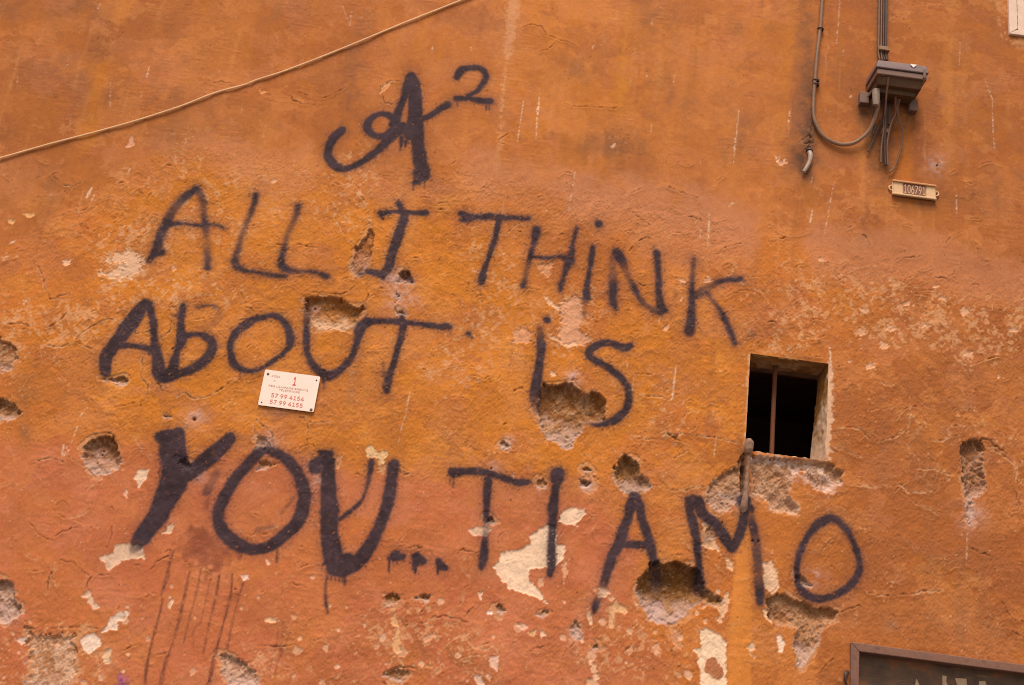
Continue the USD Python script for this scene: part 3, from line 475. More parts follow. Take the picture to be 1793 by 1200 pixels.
for u, v, r_ in ((1515, 543, 8), (1640, 500, 4), (1510, 580, 9), (1560, 574, 10), (1620, 570, 8), (1690, 545, 8), (1775, 578, 9), (1525, 640, 9), (1490, 633, 4), (1560, 487, 5), (1695, 620, 9), (1548, 605, 9), (1750, 660, 5), (1590, 530, 6), (1440, 455, 6), (1650, 522, 7), (479, 316, 5), (480, 395, 3), (1370, 282, 9), (1362, 275, 6), (305, 468, 6), (45, 525, 5), (1195, 490, 8), (1240, 490, 8), (1165, 575, 5)):
    a = np.arange(7) / 7 * 6.28; rr = r_ * (0.7 + 0.5 * rs.random(7)); flake([(u + x, v + y * .7) for x, y in zip(rr * np.cos(a), rr * np.sin(a))], c=(222, 166, 124), a=.7, rag=2)
for _ in range(100):
    u, v = rs.uniform(-40, 1330), 1010 + 220 * rs.random() ** .8; r_ = rs.gamma(2.0, 1.5) + .8; a = np.arange(6) / 6 * 6.28; rr = r_ * (0.6 + 0.7 * rs.random(6))
    flake([(u + x, v + y) for x, y in zip(rr * np.cos(a), rr * np.sin(a) * 1.2)], c=(220, 168, 128), a=rs.uniform(.4, .85), dep=.0012, rag=.7)

# ---- red-brown splash with runs under the big O, violet dab
for pts in (A3(0, 900, (1250, 120), (1340, 60), (1480, 90), (1560, 190), (1680, 250), (1650, 340), (1560, 430), (1470, 420), (1400, 370), (1330, 350), (1240, 350), (1220, 200)), A3(0, 600, (1390, 1195), (1420, 1080), (1480, 1000), (1500, 1110), (1470, 1260))):
    w, sd = poly(pts); over(lin(126, 66, 48), .66 * (1 - sstep(-5, 2, sd + 4 * f10[w] + 1.5 * f4[w])) * np.clip(.8 + .25 * f10b[w], .3, 1.1), w)
for p, a in ((T(0, 900, (1215, 240, 4), (1180, 340, 10), (1150, 480, 14), (1125, 560, 7), (1130, 620, 8), (1090, 780, 10), (1050, 930, 9), (1020, 1080, 14), (1010, 1195, 10)), .7), (T(0, 900, (1320, 400, 6), (1290, 540, 14), (1250, 740, 12), (1190, 940, 8), (1150, 1050, 16), (1120, 1195, 16)), .6),
             (T(0, 900, (1400, 380, 6), (1370, 540, 8), (1330, 690, 7), (1280, 900, 7)), .6), (T(0, 900, (1470, 430, 5), (1430, 620, 5), (1400, 760, 5)), .5), (T(0, 900, (1530, 430, 10), (1500, 600, 9), (1460, 760, 7), (1420, 970, 8)), .7), (T(0, 900, (1620, 420, 8), (1610, 560, 10), (1560, 760, 9), (1500, 980, 12), (1470, 1130, 14), (1450, 1195, 14)), .75),
             (T(0, 900, (1700, 480, 9), (1660, 600, 6), (1620, 760, 7), (1580, 970, 9)), .65), (T(0, 900, (1350, 920, 8), (1345, 830, 8), (1390, 760, 6)), .4), (T(450, 900, (150, 820, 5), (120, 960, 5), (80, 1120, 5)), .5), (T(450, 900, (230, 830, 5), (160, 1000, 6), (120, 1120, 5)), .5), (T(450, 900, (165, 730, 3), (190, 800, 18, .6), (150, 1000, 4)), .4), (T(0, 900, (1180, 430, 9), (1140, 500, 6)), .5), (T(0, 900, (1435, 430, 10), (1430, 490, 8)), .4)):
    w, sd, al = stroke([(q[0], q[1], q[2] * .92, q[3]) for q in p]); over(lin(98, 56, 50), 1.05 * a * np.clip(.9 + .35 * f4[w], .4, 1.2) * al * (1 - sstep(-1.0, 1.0, sd + .5 * f4[w])), w)
w, sd, al = stroke(T(0, 900, (850, 1150, 22), (855, 1210, 26))); over(lin(128, 62, 150), .75 * (1 - sstep(-5, 3, sd + f4[w])), w)

# ---- broken holes and gouges
def hole(pts, dep, number, c1=(172, 118, 76), c2=(196, 156, 128), lip=.6, rag=1.6, tilt=.75, rim=0.0, lip_light=(196, 162, 148), grime_shade=.6):
    dep = dep * 1.45; w, sd = poly(pts, pad=30)
    sd = sd + rag * (0.45 * f4[w] + 0.2 * f2[w]) + .4 * f10b[w]
    zz = GZ[w]; ins = sd < 0; zlo, zhi = zz[ins].min(), zz[ins].max(); t = np.clip((zz - zlo) / (zhi - zlo), 0, 1)
    ring = sd - np.clip(1.6 + 2.6 * f10b[w] + .8 * f4[w], 0, 6.5); kr = (1 - sstep(-.6, .6, ring)) * (dep > .007) * (rag < 2.5)
    over(lin(206, 152, 112), .62 * kr * np.clip(.7 + .4 * f4b[w], 0, 1), w); hgt[w] -= .0028 * kr
    prof = np.clip(-sd * HS / (dep * (0.35 + 1.5 * (1 - t))), 0, 1); prof = prof * (2 - prof) * (1 - tilt + tilt * (0.25 + 0.75 * sstep(0, .75, t)))
    inner = sstep(0.0, 1.5, -sd)
    hgt[w] += -dep * prof * inner + inner * (.5 if rag > 2.5 else 1) * (0.0010 * f4b[w] + 0.0030 * f10[w] * min(1, dep / .016) + 0.0006 * f2b[w] - 0.003 * sstep(1.3, 2.3, f2[w] + .4 * f4[w]))
    hgt[w] += rim * (1 - sstep(0, 9, sd)) * (1 - inner)
    k = sstep(-.5, .9, -sd)
    c1 = (c1[0] * .84, c1[1] * .80, c1[2] * .76); c2 = (c2[0] * .90, c2[1] * .86, c2[2] * .82); grain[w] = np.maximum(grain[w], .6 * inner); over(lin(*c1), .95 * k, w); over(lin(*c2), .62 * k * sstep(-.4, .9, f10[w] * .6 + f4[w] * .7), w)
    over(lin(98, 68, 40), grime_shade * k * sstep(.6, 1.7, f4b[w] * .5 + f10b[w] * .5 + .6 * f2b[w] + .7 * t - .2), w)  # grime plus painted shade, darker towards the top of the hole
    over(lin(78, 54, 38), .42 * k * sstep(1.2, 2.2, f2[w] + .4 * f4[w]), w); over(lin(222, 182, 152), .4 * k * sstep(1.2, 2.2, f2b[w] - .4 * f4[w]), w)
    over(lin(*lip_light), lip * k * (1 - sstep(.12, .5, t + .08 * f10[w])), w)  # pale broken plaster, with skylight on the lower lip painted into its colour
    over(lin(*lip_light), .55 * (1 - sstep(-.3, 2.2, np.abs(sd + .6) + .6 * f4[w])) * (1 - sstep(.25, .75, t)), w)  # same painted skylight along the lower rim
    if number: mark(('plaster_hole', number, None), w, sd < 0.2)
    return w, sd
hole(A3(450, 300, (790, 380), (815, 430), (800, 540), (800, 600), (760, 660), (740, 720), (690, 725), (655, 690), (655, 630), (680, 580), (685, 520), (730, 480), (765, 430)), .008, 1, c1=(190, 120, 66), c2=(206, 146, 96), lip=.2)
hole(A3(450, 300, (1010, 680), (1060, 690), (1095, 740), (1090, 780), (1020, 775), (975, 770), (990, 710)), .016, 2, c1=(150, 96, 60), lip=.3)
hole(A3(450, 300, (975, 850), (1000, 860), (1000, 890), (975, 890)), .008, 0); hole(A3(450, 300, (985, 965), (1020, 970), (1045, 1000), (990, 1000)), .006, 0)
hole(A3(450, 300, (340, 880), (470, 870), (560, 880), (620, 905), (700, 945), (745, 925), (755, 960), (720, 1020), (680, 1090), (600, 1110), (480, 1105), (380, 1090), (375, 1020), (335, 960)), .016, 3, c1=(188, 120, 56), c2=(196, 136, 84), lip=.9, lip_light=(208, 164, 130))
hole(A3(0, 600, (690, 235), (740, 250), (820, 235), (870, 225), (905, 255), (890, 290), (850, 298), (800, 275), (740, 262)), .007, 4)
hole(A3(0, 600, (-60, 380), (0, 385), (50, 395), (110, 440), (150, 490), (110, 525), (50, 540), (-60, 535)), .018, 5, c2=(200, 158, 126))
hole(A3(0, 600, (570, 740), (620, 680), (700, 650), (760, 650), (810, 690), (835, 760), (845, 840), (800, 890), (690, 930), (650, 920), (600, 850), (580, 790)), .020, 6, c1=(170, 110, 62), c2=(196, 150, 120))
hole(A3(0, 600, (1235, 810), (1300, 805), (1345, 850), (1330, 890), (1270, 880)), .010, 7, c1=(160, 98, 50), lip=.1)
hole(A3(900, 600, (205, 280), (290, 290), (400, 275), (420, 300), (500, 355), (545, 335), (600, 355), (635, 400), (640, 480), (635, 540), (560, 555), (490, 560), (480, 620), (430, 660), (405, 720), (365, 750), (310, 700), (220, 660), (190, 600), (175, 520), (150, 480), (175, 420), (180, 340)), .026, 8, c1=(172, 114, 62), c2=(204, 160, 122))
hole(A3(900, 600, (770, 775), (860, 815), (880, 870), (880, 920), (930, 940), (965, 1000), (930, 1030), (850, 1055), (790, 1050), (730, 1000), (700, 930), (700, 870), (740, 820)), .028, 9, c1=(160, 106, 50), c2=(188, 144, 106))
hole(A3(900, 900, (950, 330), (1080, 330), (1200, 335), (1290, 380), (1325, 440), (1330, 520), (1400, 560), (1450, 590), (1450, 640), (1400, 640), (1330, 610), (1250, 650), (1190, 710), (1110, 770), (1000, 765), (940, 735), (930, 690), (880, 620), (850, 560), (860, 500), (890, 430), (940, 390)), .040, 10, c1=(150, 100, 46), c2=(182, 134, 88), lip=.85, lip_light=(192, 156, 146))
hole(A3(900, 600, (1590, 770), (1612, 800), (1640, 1050), (1560, 1100), (1480, 1170), (1420, 1180), (1350, 1110), (1345, 1040), (1390, 960), (1480, 900), (1560, 860)), .009, 11, c1=(196, 144, 106), c2=(212, 168, 136), lip=.3, tilt=.4, grime_shade=.2)
hole([(1280 + x / 4, 600 + y / 4) for x, y in ((150, 790), (300, 800), (590, 826), (690, 840), (730, 880), (790, 905), (770, 980), (670, 1055), (580, 1020), (540, 960), (510, 900), (450, 905), (415, 980), (410, 1080), (480, 1150), (470, 1200), (300, 1180), (230, 1090), (160, 1060), (150, 900))], .012, 12, c1=(196, 144, 108), c2=(216, 176, 148), lip=.2, tilt=-.6, lip_light=(210, 172, 150), grime_shade=.2)
crackline([(1304, 790), (1302, 830), (1300, 885)], wd=3.2, dep=.03, dark=.7, jit=.6, sc=1)
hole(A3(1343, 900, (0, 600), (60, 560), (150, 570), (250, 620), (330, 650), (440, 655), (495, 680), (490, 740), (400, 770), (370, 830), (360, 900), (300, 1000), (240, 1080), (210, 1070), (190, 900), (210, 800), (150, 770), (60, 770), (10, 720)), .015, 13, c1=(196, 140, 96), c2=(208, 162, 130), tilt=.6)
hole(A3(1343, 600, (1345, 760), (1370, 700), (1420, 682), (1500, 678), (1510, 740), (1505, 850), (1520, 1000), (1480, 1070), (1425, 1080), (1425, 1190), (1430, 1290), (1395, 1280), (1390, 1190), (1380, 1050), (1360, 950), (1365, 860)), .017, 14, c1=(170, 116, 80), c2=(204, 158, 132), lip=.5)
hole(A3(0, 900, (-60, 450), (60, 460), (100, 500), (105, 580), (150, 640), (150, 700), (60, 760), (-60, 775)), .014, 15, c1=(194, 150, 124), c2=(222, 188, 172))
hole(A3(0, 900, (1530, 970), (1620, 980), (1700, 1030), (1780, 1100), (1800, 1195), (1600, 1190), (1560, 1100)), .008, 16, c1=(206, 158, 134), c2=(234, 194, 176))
hole(A3(0, 900, (170, 800), (300, 860), (420, 850), (520, 850), (540, 1000), (530, 1130), (400, 1230), (150, 1230), (230, 1100), (210, 960)), .005, 17, c1=(214, 152, 108), c2=(252, 214, 190), rag=4, lip=.3, grime_shade=.2)
hole(A3(0, 600, (-40, -60), (60, 0), (130, 40), (130, 110), (60, 190), (-40, 190)), .006, 18, c1=(176, 116, 74), c2=(212, 166, 130), rag=3.5, lip=.4, grime_shade=.2)
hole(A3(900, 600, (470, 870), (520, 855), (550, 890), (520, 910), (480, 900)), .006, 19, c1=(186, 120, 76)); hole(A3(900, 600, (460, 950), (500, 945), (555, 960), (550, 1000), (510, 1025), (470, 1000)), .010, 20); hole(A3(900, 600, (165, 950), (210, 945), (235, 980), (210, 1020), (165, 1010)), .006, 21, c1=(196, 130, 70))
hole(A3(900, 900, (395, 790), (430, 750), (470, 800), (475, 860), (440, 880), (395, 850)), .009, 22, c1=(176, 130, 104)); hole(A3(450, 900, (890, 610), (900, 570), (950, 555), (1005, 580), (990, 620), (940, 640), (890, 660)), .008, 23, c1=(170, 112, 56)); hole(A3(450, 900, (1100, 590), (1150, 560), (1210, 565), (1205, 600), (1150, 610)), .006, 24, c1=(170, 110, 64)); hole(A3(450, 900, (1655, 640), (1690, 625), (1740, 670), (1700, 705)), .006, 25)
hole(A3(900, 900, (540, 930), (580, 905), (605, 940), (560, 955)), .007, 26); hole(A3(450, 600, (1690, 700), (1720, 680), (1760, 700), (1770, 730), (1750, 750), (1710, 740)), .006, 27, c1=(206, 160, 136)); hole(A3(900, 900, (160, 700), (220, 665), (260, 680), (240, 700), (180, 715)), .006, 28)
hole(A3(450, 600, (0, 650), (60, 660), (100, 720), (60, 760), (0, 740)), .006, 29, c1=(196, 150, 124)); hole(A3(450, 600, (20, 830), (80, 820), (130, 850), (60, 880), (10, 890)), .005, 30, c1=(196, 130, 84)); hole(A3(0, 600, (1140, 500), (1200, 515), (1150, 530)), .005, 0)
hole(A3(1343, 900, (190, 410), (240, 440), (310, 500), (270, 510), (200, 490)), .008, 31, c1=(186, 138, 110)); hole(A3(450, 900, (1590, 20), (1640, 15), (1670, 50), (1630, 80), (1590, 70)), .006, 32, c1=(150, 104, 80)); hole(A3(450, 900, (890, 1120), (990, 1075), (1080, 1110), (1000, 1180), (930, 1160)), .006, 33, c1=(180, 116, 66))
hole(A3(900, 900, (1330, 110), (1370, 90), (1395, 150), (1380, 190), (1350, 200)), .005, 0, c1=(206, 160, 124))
for pts, r_, a in (([(1318, 803), (1350, 806), (1400, 818), (1440, 824)], 7, .75), ([(1440, 828), (1462, 846), (1455, 858)], 9, .5), ([(1385, 830), (1430, 846), (1445, 858)], 7, .5), ([(1260, 862), (1290, 880), (1300, 888)], 6, .4)):
    w, sd, al = stroke([(u, v, r_, 1) for u, v in pts]); over(lin(226, 194, 180), a * (1 - sstep(-4, 3, sd + 1.5 * f4[w])) * sstep(-1.8, .2, f2[w] + f4b[w]), w)
for pts, wd_ in (([(1421, 192), (1420, 212), (1420, 232), (1417, 248), (1415, 262)], 1.6), ([(1417, 236), (1409, 243), (1401, 247), (1404, 251)], 1.0), ([(1419, 238), (1424, 246), (1420, 251), (1408, 251)], 1.0), ([(1408, 256), (1415, 258), (1421, 257)], 1.4), ([(1410, 262), (1416, 261)], 1.6)):
    crackline(pts, wd=wd_, dep=.004, dark=1.0, pale=.2, jit=1.6, sc=1)
w, sd, al = stroke([(1418, 215, 3, 1), (1416, 240, 8, 1), (1415, 256, 8, 1)]); hgt[w] += np.clip(-sd, 0, 5) * .0012 * (1 + .5 * f4[w]); over(lin(110, 76, 60), .5 * (1 - sstep(-3, 4, sd + f4[w])), w)
# drilled plugs with a halo of dust
for u, v, r_ in ((340, 733, 22), (888, 777, 13), (860, 822, 12), (1640, 291, 17), (1026, 850, 10), (551, 538, 8), (685, 487, 17), (700, 520, 26), (562, 830, 26), (1005, 660, 14), (345, 828, 16), (1008, 1108, 10), (1030, 848, 12), (470, 775, 16), (178, 793, 16), (8, 1070, 22), (1425, 1010, 18), (1700, 905, 22), (1300, 877, 16)):
    over(lin(206, 166, 156), .55 * blob(u, v, r_) * np.clip(.75 + .3 * f10 + .25 * f4, 0, 1.4))
for u, v, r_ in ((340, 734, 3.6), (551, 538, 2.4), (887, 779, 1.8), (860, 821, 1.6), (1318, 947, 2.2), (1328, 948, 2.2), (178, 787, 1.8), (176, 794, 1.6), (1641, 290, 2.0), (1028, 849, 1.8), (1265, 915, 1.5)):
    k = np.exp(-(((PU - u) ** 2 + (PV - v) ** 2) / r_ ** 2) ** 1.5); hgt -= .008 * k; over(lin(40, 28, 22), .9 * k)

# ---- spray paint. A letter is a set of strokes.
BLACK = lin(60, 46, 53)
letters = []
def letter(line, name, *strokes, soft=1.6):
    g = np.vstack([[to_grid(p[0], p[1]) for p in s] for s in strokes]); w = window_of(g, 40)
    op = np.zeros((w[0].stop - w[0].start, w[1].stop - w[1].start), np.float32); mist = op * 0
    for s in strokes:
        ws, sd, al = stroke(s, pad=26)
        if sd is None: continue
        z0, x0 = ws[0].start - w[0].start, ws[1].start - w[1].start
        zs, xs = slice(max(z0, 0), min(z0 + sd.shape[0], op.shape[0])), slice(max(x0, 0), min(x0 + sd.shape[1], op.shape[1]))
        sd, al = sd[zs.start - z0:zs.stop - z0, xs.start - x0:xs.stop - x0], al[zs.start - z0:zs.stop - z0, xs.start - x0:xs.stop - x0]
        wz = np.s_[w[0].start + zs.start:w[0].start + zs.stop, w[1].start + xs.start:w[1].start + xs.stop]
        r = sd - .7 + .24 * f4[wz] + .12 * f2[wz] + .22 * f10b[wz]
        o = al * (1 - sstep(-soft * 1.6, soft * 1.3, r)); op[zs, xs] = np.maximum(op[zs, xs], o)
        if s[0][2] > 2.6: mist[zs, xs] = np.maximum(mist[zs, xs], al * np.exp(-np.clip(sd, 0, None) / 4.6))
    gap = (.55 + .45 * sstep(-3.7, -2.5, f2b[w] + .7 * f4b[w])) * (1 - .16 * rough[w] * sstep(.8, 2.4, f4[w] * .7 + f2[w] * .7))
    a = np.maximum(op * .985 * gap, .42 * mist * np.clip(.9 + .35 * f2b[w], .3, 1.3) + .45 * sstep(.12, .6, mist) * sstep(1.1, 2.0, f2[w] + .3 * f2b[w]))
    tone = BLACK * (1 + .16 * np.clip(f10[w] + .5 * f4b[w], -2, 2))[..., None]
    lilac = lin(84, 62, 64)
    tone = tone + (lilac - tone) * (.55 * (1 - sstep(.3, 1, op)) + .16 * sstep(0, 1.6, f30[w]))[..., None]
    over(tone, a, w)
    hgt[w] += .0002 * op
    mark(('letter', name, line), w, op > .42)
E_ = lambda *a: a
L0, L1, L2, L3 = 'A squared', 'ALL I THiNK', 'AbouT iS', 'YOU... TI AMO'
a2 = (450, 0)
letter(L0, 'curly letter A', T(*a2, (590, 905, 36), (530, 960, 38), (495, 1040, 33), (500, 1100, 36), (560, 1160, 34), (630, 1170, 26), (720, 1130, 26), (800, 1080, 28), (870, 1020, 34), (930, 950, 46), (1010, 890, 50)),
       T(*a2, (970, 835, 36), (900, 795, 24), (830, 800, 25), (775, 850, 32), (775, 905, 32), (830, 945, 26), (900, 945, 32), (960, 900, 40)),
       T(*a2, (1070, 540, 38), (1045, 620, 40), (1020, 700, 30), (985, 780, 34), (960, 870, 46)), T(*a2, (1080, 535, 42), (1095, 600, 50), (1102, 700, 56), (1105, 780, 56), (1105, 860, 66), (1118, 960, 54), (1130, 1060, 52), (1150, 1180, 56), (1150, 1215, 62)),
       T(450, 300, (1110, 0, 30), (1120, 60, 34), (1100, 80, 20)), T(450, 300, (1150, 0, 50), (1170, 30, 40)), T(*a2, (1010, 960, 22), (1005, 1010, 14), (1000, 1050, 4)), T(*a2, (1040, 990, 22), (1035, 1020, 8)),
       T(*a2, (1040, 900, 50), (1060, 950, 40)), T(*a2, (1150, 835, 30), (1210, 810, 27), (1270, 770, 30), (1330, 735, 31)), T(450, 300, (1095, 90, 8), (1088, 122, 4)), T(450, 300, (1170, 60, 8), (1168, 108, 4)))
letter(L0, 'small digit 2', T(*a2, (1395, 540, 28), (1430, 490, 35), (1490, 475, 26), (1560, 482, 26), (1598, 530, 24), (1580, 580, 25), (1530, 640, 18), (1470, 670, 22)), T(*a2, (1390, 688, 28), (1480, 690, 24), (1560, 705, 28), (1628, 710, 28)), T(*a2, (1400, 710, 8), (1400, 742, 4)), T(*a2, (1598, 740, 5), (1600, 768, 4)), T(*a2, (1620, 740, 5), (1621, 768, 4)))
a5 = (0, 300)
letter(L1, 'letter A', T(*a5, (1365, 118, 32), (1285, 180, 36), (1210, 260, 36, .85), (1160, 350, 40), (1120, 440, 38), (1090, 530, 36), (1045, 615, 30)), T(*a5, (1370, 120, 34), (1412, 190, 28, .85), (1420, 280, 25, .8), (1432, 370, 30), (1440, 480, 24, .55), (1445, 570, 28, .8), (1450, 670, 28)), T(*a5, (1130, 390, 22), (1200, 365, 28), (1300, 365, 16), (1400, 378, 24), (1480, 370, 16), (1560, 390, 20, .9)), T(*a5, (1130, 560, 28), (1080, 590, 20)), soft=2.4)
letter(L1, 'first letter L', T(*a5, (1782, 160, 28), (1772, 220, 26), (1735, 330, 22, .85), (1690, 440, 20, .75), (1660, 550, 24, .9), (1640, 640, 32), (1690, 690, 24), (1780, 705, 20), (1890, 728, 22), (1990, 735, 18)), soft=2.4)
a6 = (450, 300)
letter(L1, 'second letter L', T(*a6, (285, 240, 30), (275, 300, 26, .9), (240, 380, 22, .7), (205, 470, 22, .75), (185, 560, 28), (172, 650, 34), (220, 690, 28), (300, 700, 20, .9), (400, 705, 20), (485, 735, 28)), soft=2.4)
letter(L1, 'letter I like a cross', T(*a6, (985, 215, 22), (1005, 260, 25), (1030, 300, 34), (1000, 400, 38), (970, 490, 38), (940, 580, 36), (920, 670, 36), (880, 715, 34)), T(*a6, (865, 290, 27), (940, 275, 20), (1010, 275, 20), (1090, 285, 20), (1175, 288, 27)), T(*a6, (865, 310, 12), (878, 325, 6)), T(*a6, (770, 695, 24), (850, 715, 28), (880, 745, 18)), T(*a6, (1060, 745, 30, .65)), T(*a6, (715, 712, 18, .8), (745, 715, 14, .8)))
a7 = (900, 300)
letter(L1, 'letter T', T(*a6, (1425, 295, 26), (1460, 320, 36), (1540, 322, 24), (1620, 315, 25), (1700, 325, 28), (1790, 325, 22), (1853, 330, 22), (1895, 330, 20)), T(*a6, (1420, 340, 20), (1470, 350, 14), (1462, 372, 4)), T(*a6, (1690, 340, 24), (1670, 430, 22), (1640, 530, 20), (1600, 640, 20), (1570, 740, 31), (1562, 775, 22)))
letter(L1, 'letter H', T(*a7, (155, 410, 36), (150, 450, 34), (132, 520, 22), (112, 600, 26), (90, 690, 16, .7), (68, 795, 28)), T(*a7, (140, 595, 18), (230, 605, 18), (320, 595, 17), (400, 625, 36)), T(*a7, (437, 410, 20), (415, 480, 15), (405, 560, 25), (385, 620, 36), (352, 720, 20), (330, 800, 24), (325, 835, 16)), T(*a7, (315, 790, 18, .9)), soft=2.0)
letter(L1, 'letter i with a round dot', T(*a7, (590, 372, 33)), T(*a7, (550, 530, 20), (542, 600, 24), (522, 720, 20), (506, 820, 24), (505, 885, 26), (495, 940, 14, .4), (490, 1000, 18, .6)), T(*a7, (478, 890, 10), (530, 890, 10)))
letter(L1, 'letter N', T(*a7, (705, 560, 28), (690, 640, 30, .6), (690, 720, 30, .7), (690, 800, 36), (692, 900, 32), (710, 965, 18)), T(*a7, (715, 570, 38), (750, 620, 40), (790, 720, 20, .65), (840, 810, 26), (885, 900, 22, .9), (950, 960, 26, .8), (1020, 985, 32)), T(*a7, (995, 570, 30), (1005, 680, 26), (1010, 780, 28), (1015, 880, 30), (1030, 960, 40), (1060, 970, 25)), T(*a7, (1020, 1010, 40, .3)), soft=2.2)
letter(L1, 'letter K', T(*a7, (1255, 610, 20, .85), (1250, 700, 20, .8), (1240, 800, 24), (1240, 900, 28), (1237, 1000, 34), (1230, 1080, 40), (1220, 1120, 38)), T(*a7, (1575, 758, 30), (1500, 760, 26), (1430, 775, 24), (1370, 805, 24, .7), (1310, 845, 38, .85), (1250, 880, 30)), T(*a7, (1340, 850, 28, .9), (1390, 910, 17, .8), (1440, 980, 24), (1480, 1060, 28), (1512, 1130, 26), (1540, 1200, 22)), T(*a7, (1655, 1130, 22, .55)), T(*a7, (1290, 640, 40, .22), (1300, 700, 30, .2)), soft=2.2)
b5 = (0, 600)
letter(L2, 'letter A', T(*a5, (1010, 930, 42), (960, 1000, 56), (900, 1080, 58), (840, 1160, 52), (800, 1215, 50), (750, 1285, 48), (735, 1350, 44), (738, 1405, 36)), T(*a5, (1040, 940, 36), (1062, 1010, 28), (1075, 1100, 28), (1080, 1180, 30), (1085, 1240, 38), (1100, 1315, 40), (1110, 1400, 48), (1125, 1440, 38)), T(*b5, (840, 25, 26), (960, 30, 22), (1070, 60, 30)))
letter(L2, 'letter b', T(*a5, (1280, 945, 27), (1270, 1010, 28), (1263, 1100, 30), (1268, 1180, 40), (1240, 1260, 26), (1220, 1325, 32), (1200, 1400, 44), (1150, 1435, 48)), T(*a5, (1225, 1010, 14, .9), (1250, 1000, 14)), T(*a5, (1370, 955, 12, .8), (1480, 940, 10, .85), (1530, 990, 28, .35), (1500, 1060, 28, .35), (1400, 1110, 24, .3)), T(*a5, (1290, 1150, 26), (1390, 1140, 22), (1470, 1180, 36)), T(*b5, (1470, -15, 34), (1485, 40, 38), (1450, 110, 38), (1380, 170, 36), (1280, 212, 32), (1180, 240, 40)), T(*b5, (1530, 30, 20, .5)))
letter(L2, 'letter o', T(*a5, (1792, 1025, 26), (1720, 1070, 34), (1650, 1130, 32), (1612, 1205, 26), (1612, 1280, 25), (1640, 1355, 28), (1700, 1392, 24), (1790, 1395, 18), (1793 + 110, 1326, 18), (1793 + 180, 1275, 20), (1793 + 222, 1220, 26), (1793 + 235, 1170, 30), (1793 + 215, 1090, 28), (1793 + 170, 1030, 27), (1793 + 100, 1008, 24), (1792, 1035, 24)))
letter(L2, 'letter u', T(*a6, (350, 900, 24, .35), (346, 1000, 26, .8), (345, 1100, 25), (345, 1190, 24), (348, 1260, 24), (378, 1330, 28), (430, 1390, 30), (490, 1425, 38), (560, 1400, 28), (620, 1350, 27), (665, 1285, 24), (692, 1220, 25), (705, 1165, 32), (722, 1090, 40), (770, 1050, 34)), T(450, 600, (462, 255, 14), (466, 285, 9), (460, 322, 4)))
letter(L2, 'letter T', T(*a6, (760, 1052, 28), (870, 1045, 23), (1000, 1050, 26), (1100, 1060, 21), (1220, 1075, 23), (1330, 1085, 33)), T(*a6, (1010, 1010, 16), (1020, 1060, 30), (1010, 1130, 27), (998, 1190, 24), (985, 1225, 25), (960, 1320, 24), (928, 1415, 28), (905, 1500, 33), (905, 1535, 24)), T(450, 600, (880, 140, 12, .6), (888, 230, 22, .8)), T(*a6, (1475, 1135, 20)), T(*a6, (1500, 1155, 8)))
letter(L2, 'letter i with a round dot', T(*a7, (228, 1038, 26)), T(*a7, (180, 1100, 22, .7), (185, 1190, 30), (190, 1235, 36), (180, 1320, 28), (165, 1420, 34), (152, 1510, 38), (142, 1585, 38, .9), (155, 1665, 24, .6)))
c7 = (900, 600)
letter(L2, 'letter S', T(*c7, (815, 18, 24), (770, 35, 30), (660, 0, 26), (580, 20, 30), (520, 70, 31), (560, 122, 28), (640, 165, 29), (720, 222, 31), (780, 290, 29), (803, 370, 26), (787, 450, 29), (730, 520, 31), (650, 562, 25), (570, 575, 15), (510, 560, 22, .5)))
letter(L3, 'big letter Y', T(*b5, (1125, 660, 46), (1195, 690, 84), (1205, 760, 90), (1220, 840, 95), (1222, 930, 96), (1190, 1010, 88), (1150, 1090, 78), (1115, 1170, 70), (1100, 1205, 70), (1040, 1285, 62), (975, 1375, 54), (930, 1445, 24, .7)), T(*b5, (1606, 668, 42), (1560, 715, 50), (1480, 785, 58), (1420, 835, 58), (1350, 890, 54), (1270, 930, 60)), T(*b5, (1170, 560, 36, .3), (1180, 620, 40, .4)), T(*b5, (1510, 910, 26, .6), (1470, 980, 24, .5), (1440, 1040, 28, .75)), T(*b5, (1240, 640, 50)))
letter(L3, 'big letter O', T(*b5, (1793, 785, 36), (1720, 860, 40), (1640, 950, 41), (1580, 1050, 41), (1530, 1150, 44), (1520, 1235, 42), (1560, 1325, 44), (1640, 1395, 48), (1740, 1440, 38), (1793, 1440, 38), (1893, 1415, 40), (1973, 1350, 44), (2053, 1280, 44), (2103, 1205, 46), (2118, 1130, 48), (2128, 1075, 47), (2112, 1000, 44), (2073, 910, 41), (2013, 830, 39), (1933, 775, 36), (1850, 752, 32), (1793, 780, 36)), T(450, 600, (285, 1060, 12, .5), (230, 1120, 14, .5), (170, 1190, 10, .4)), T(450, 900, (110, 85, 14, .45), (0, 110, 14, .5)), T(450, 900, (140, 250, 7), (138, 340, 5)))
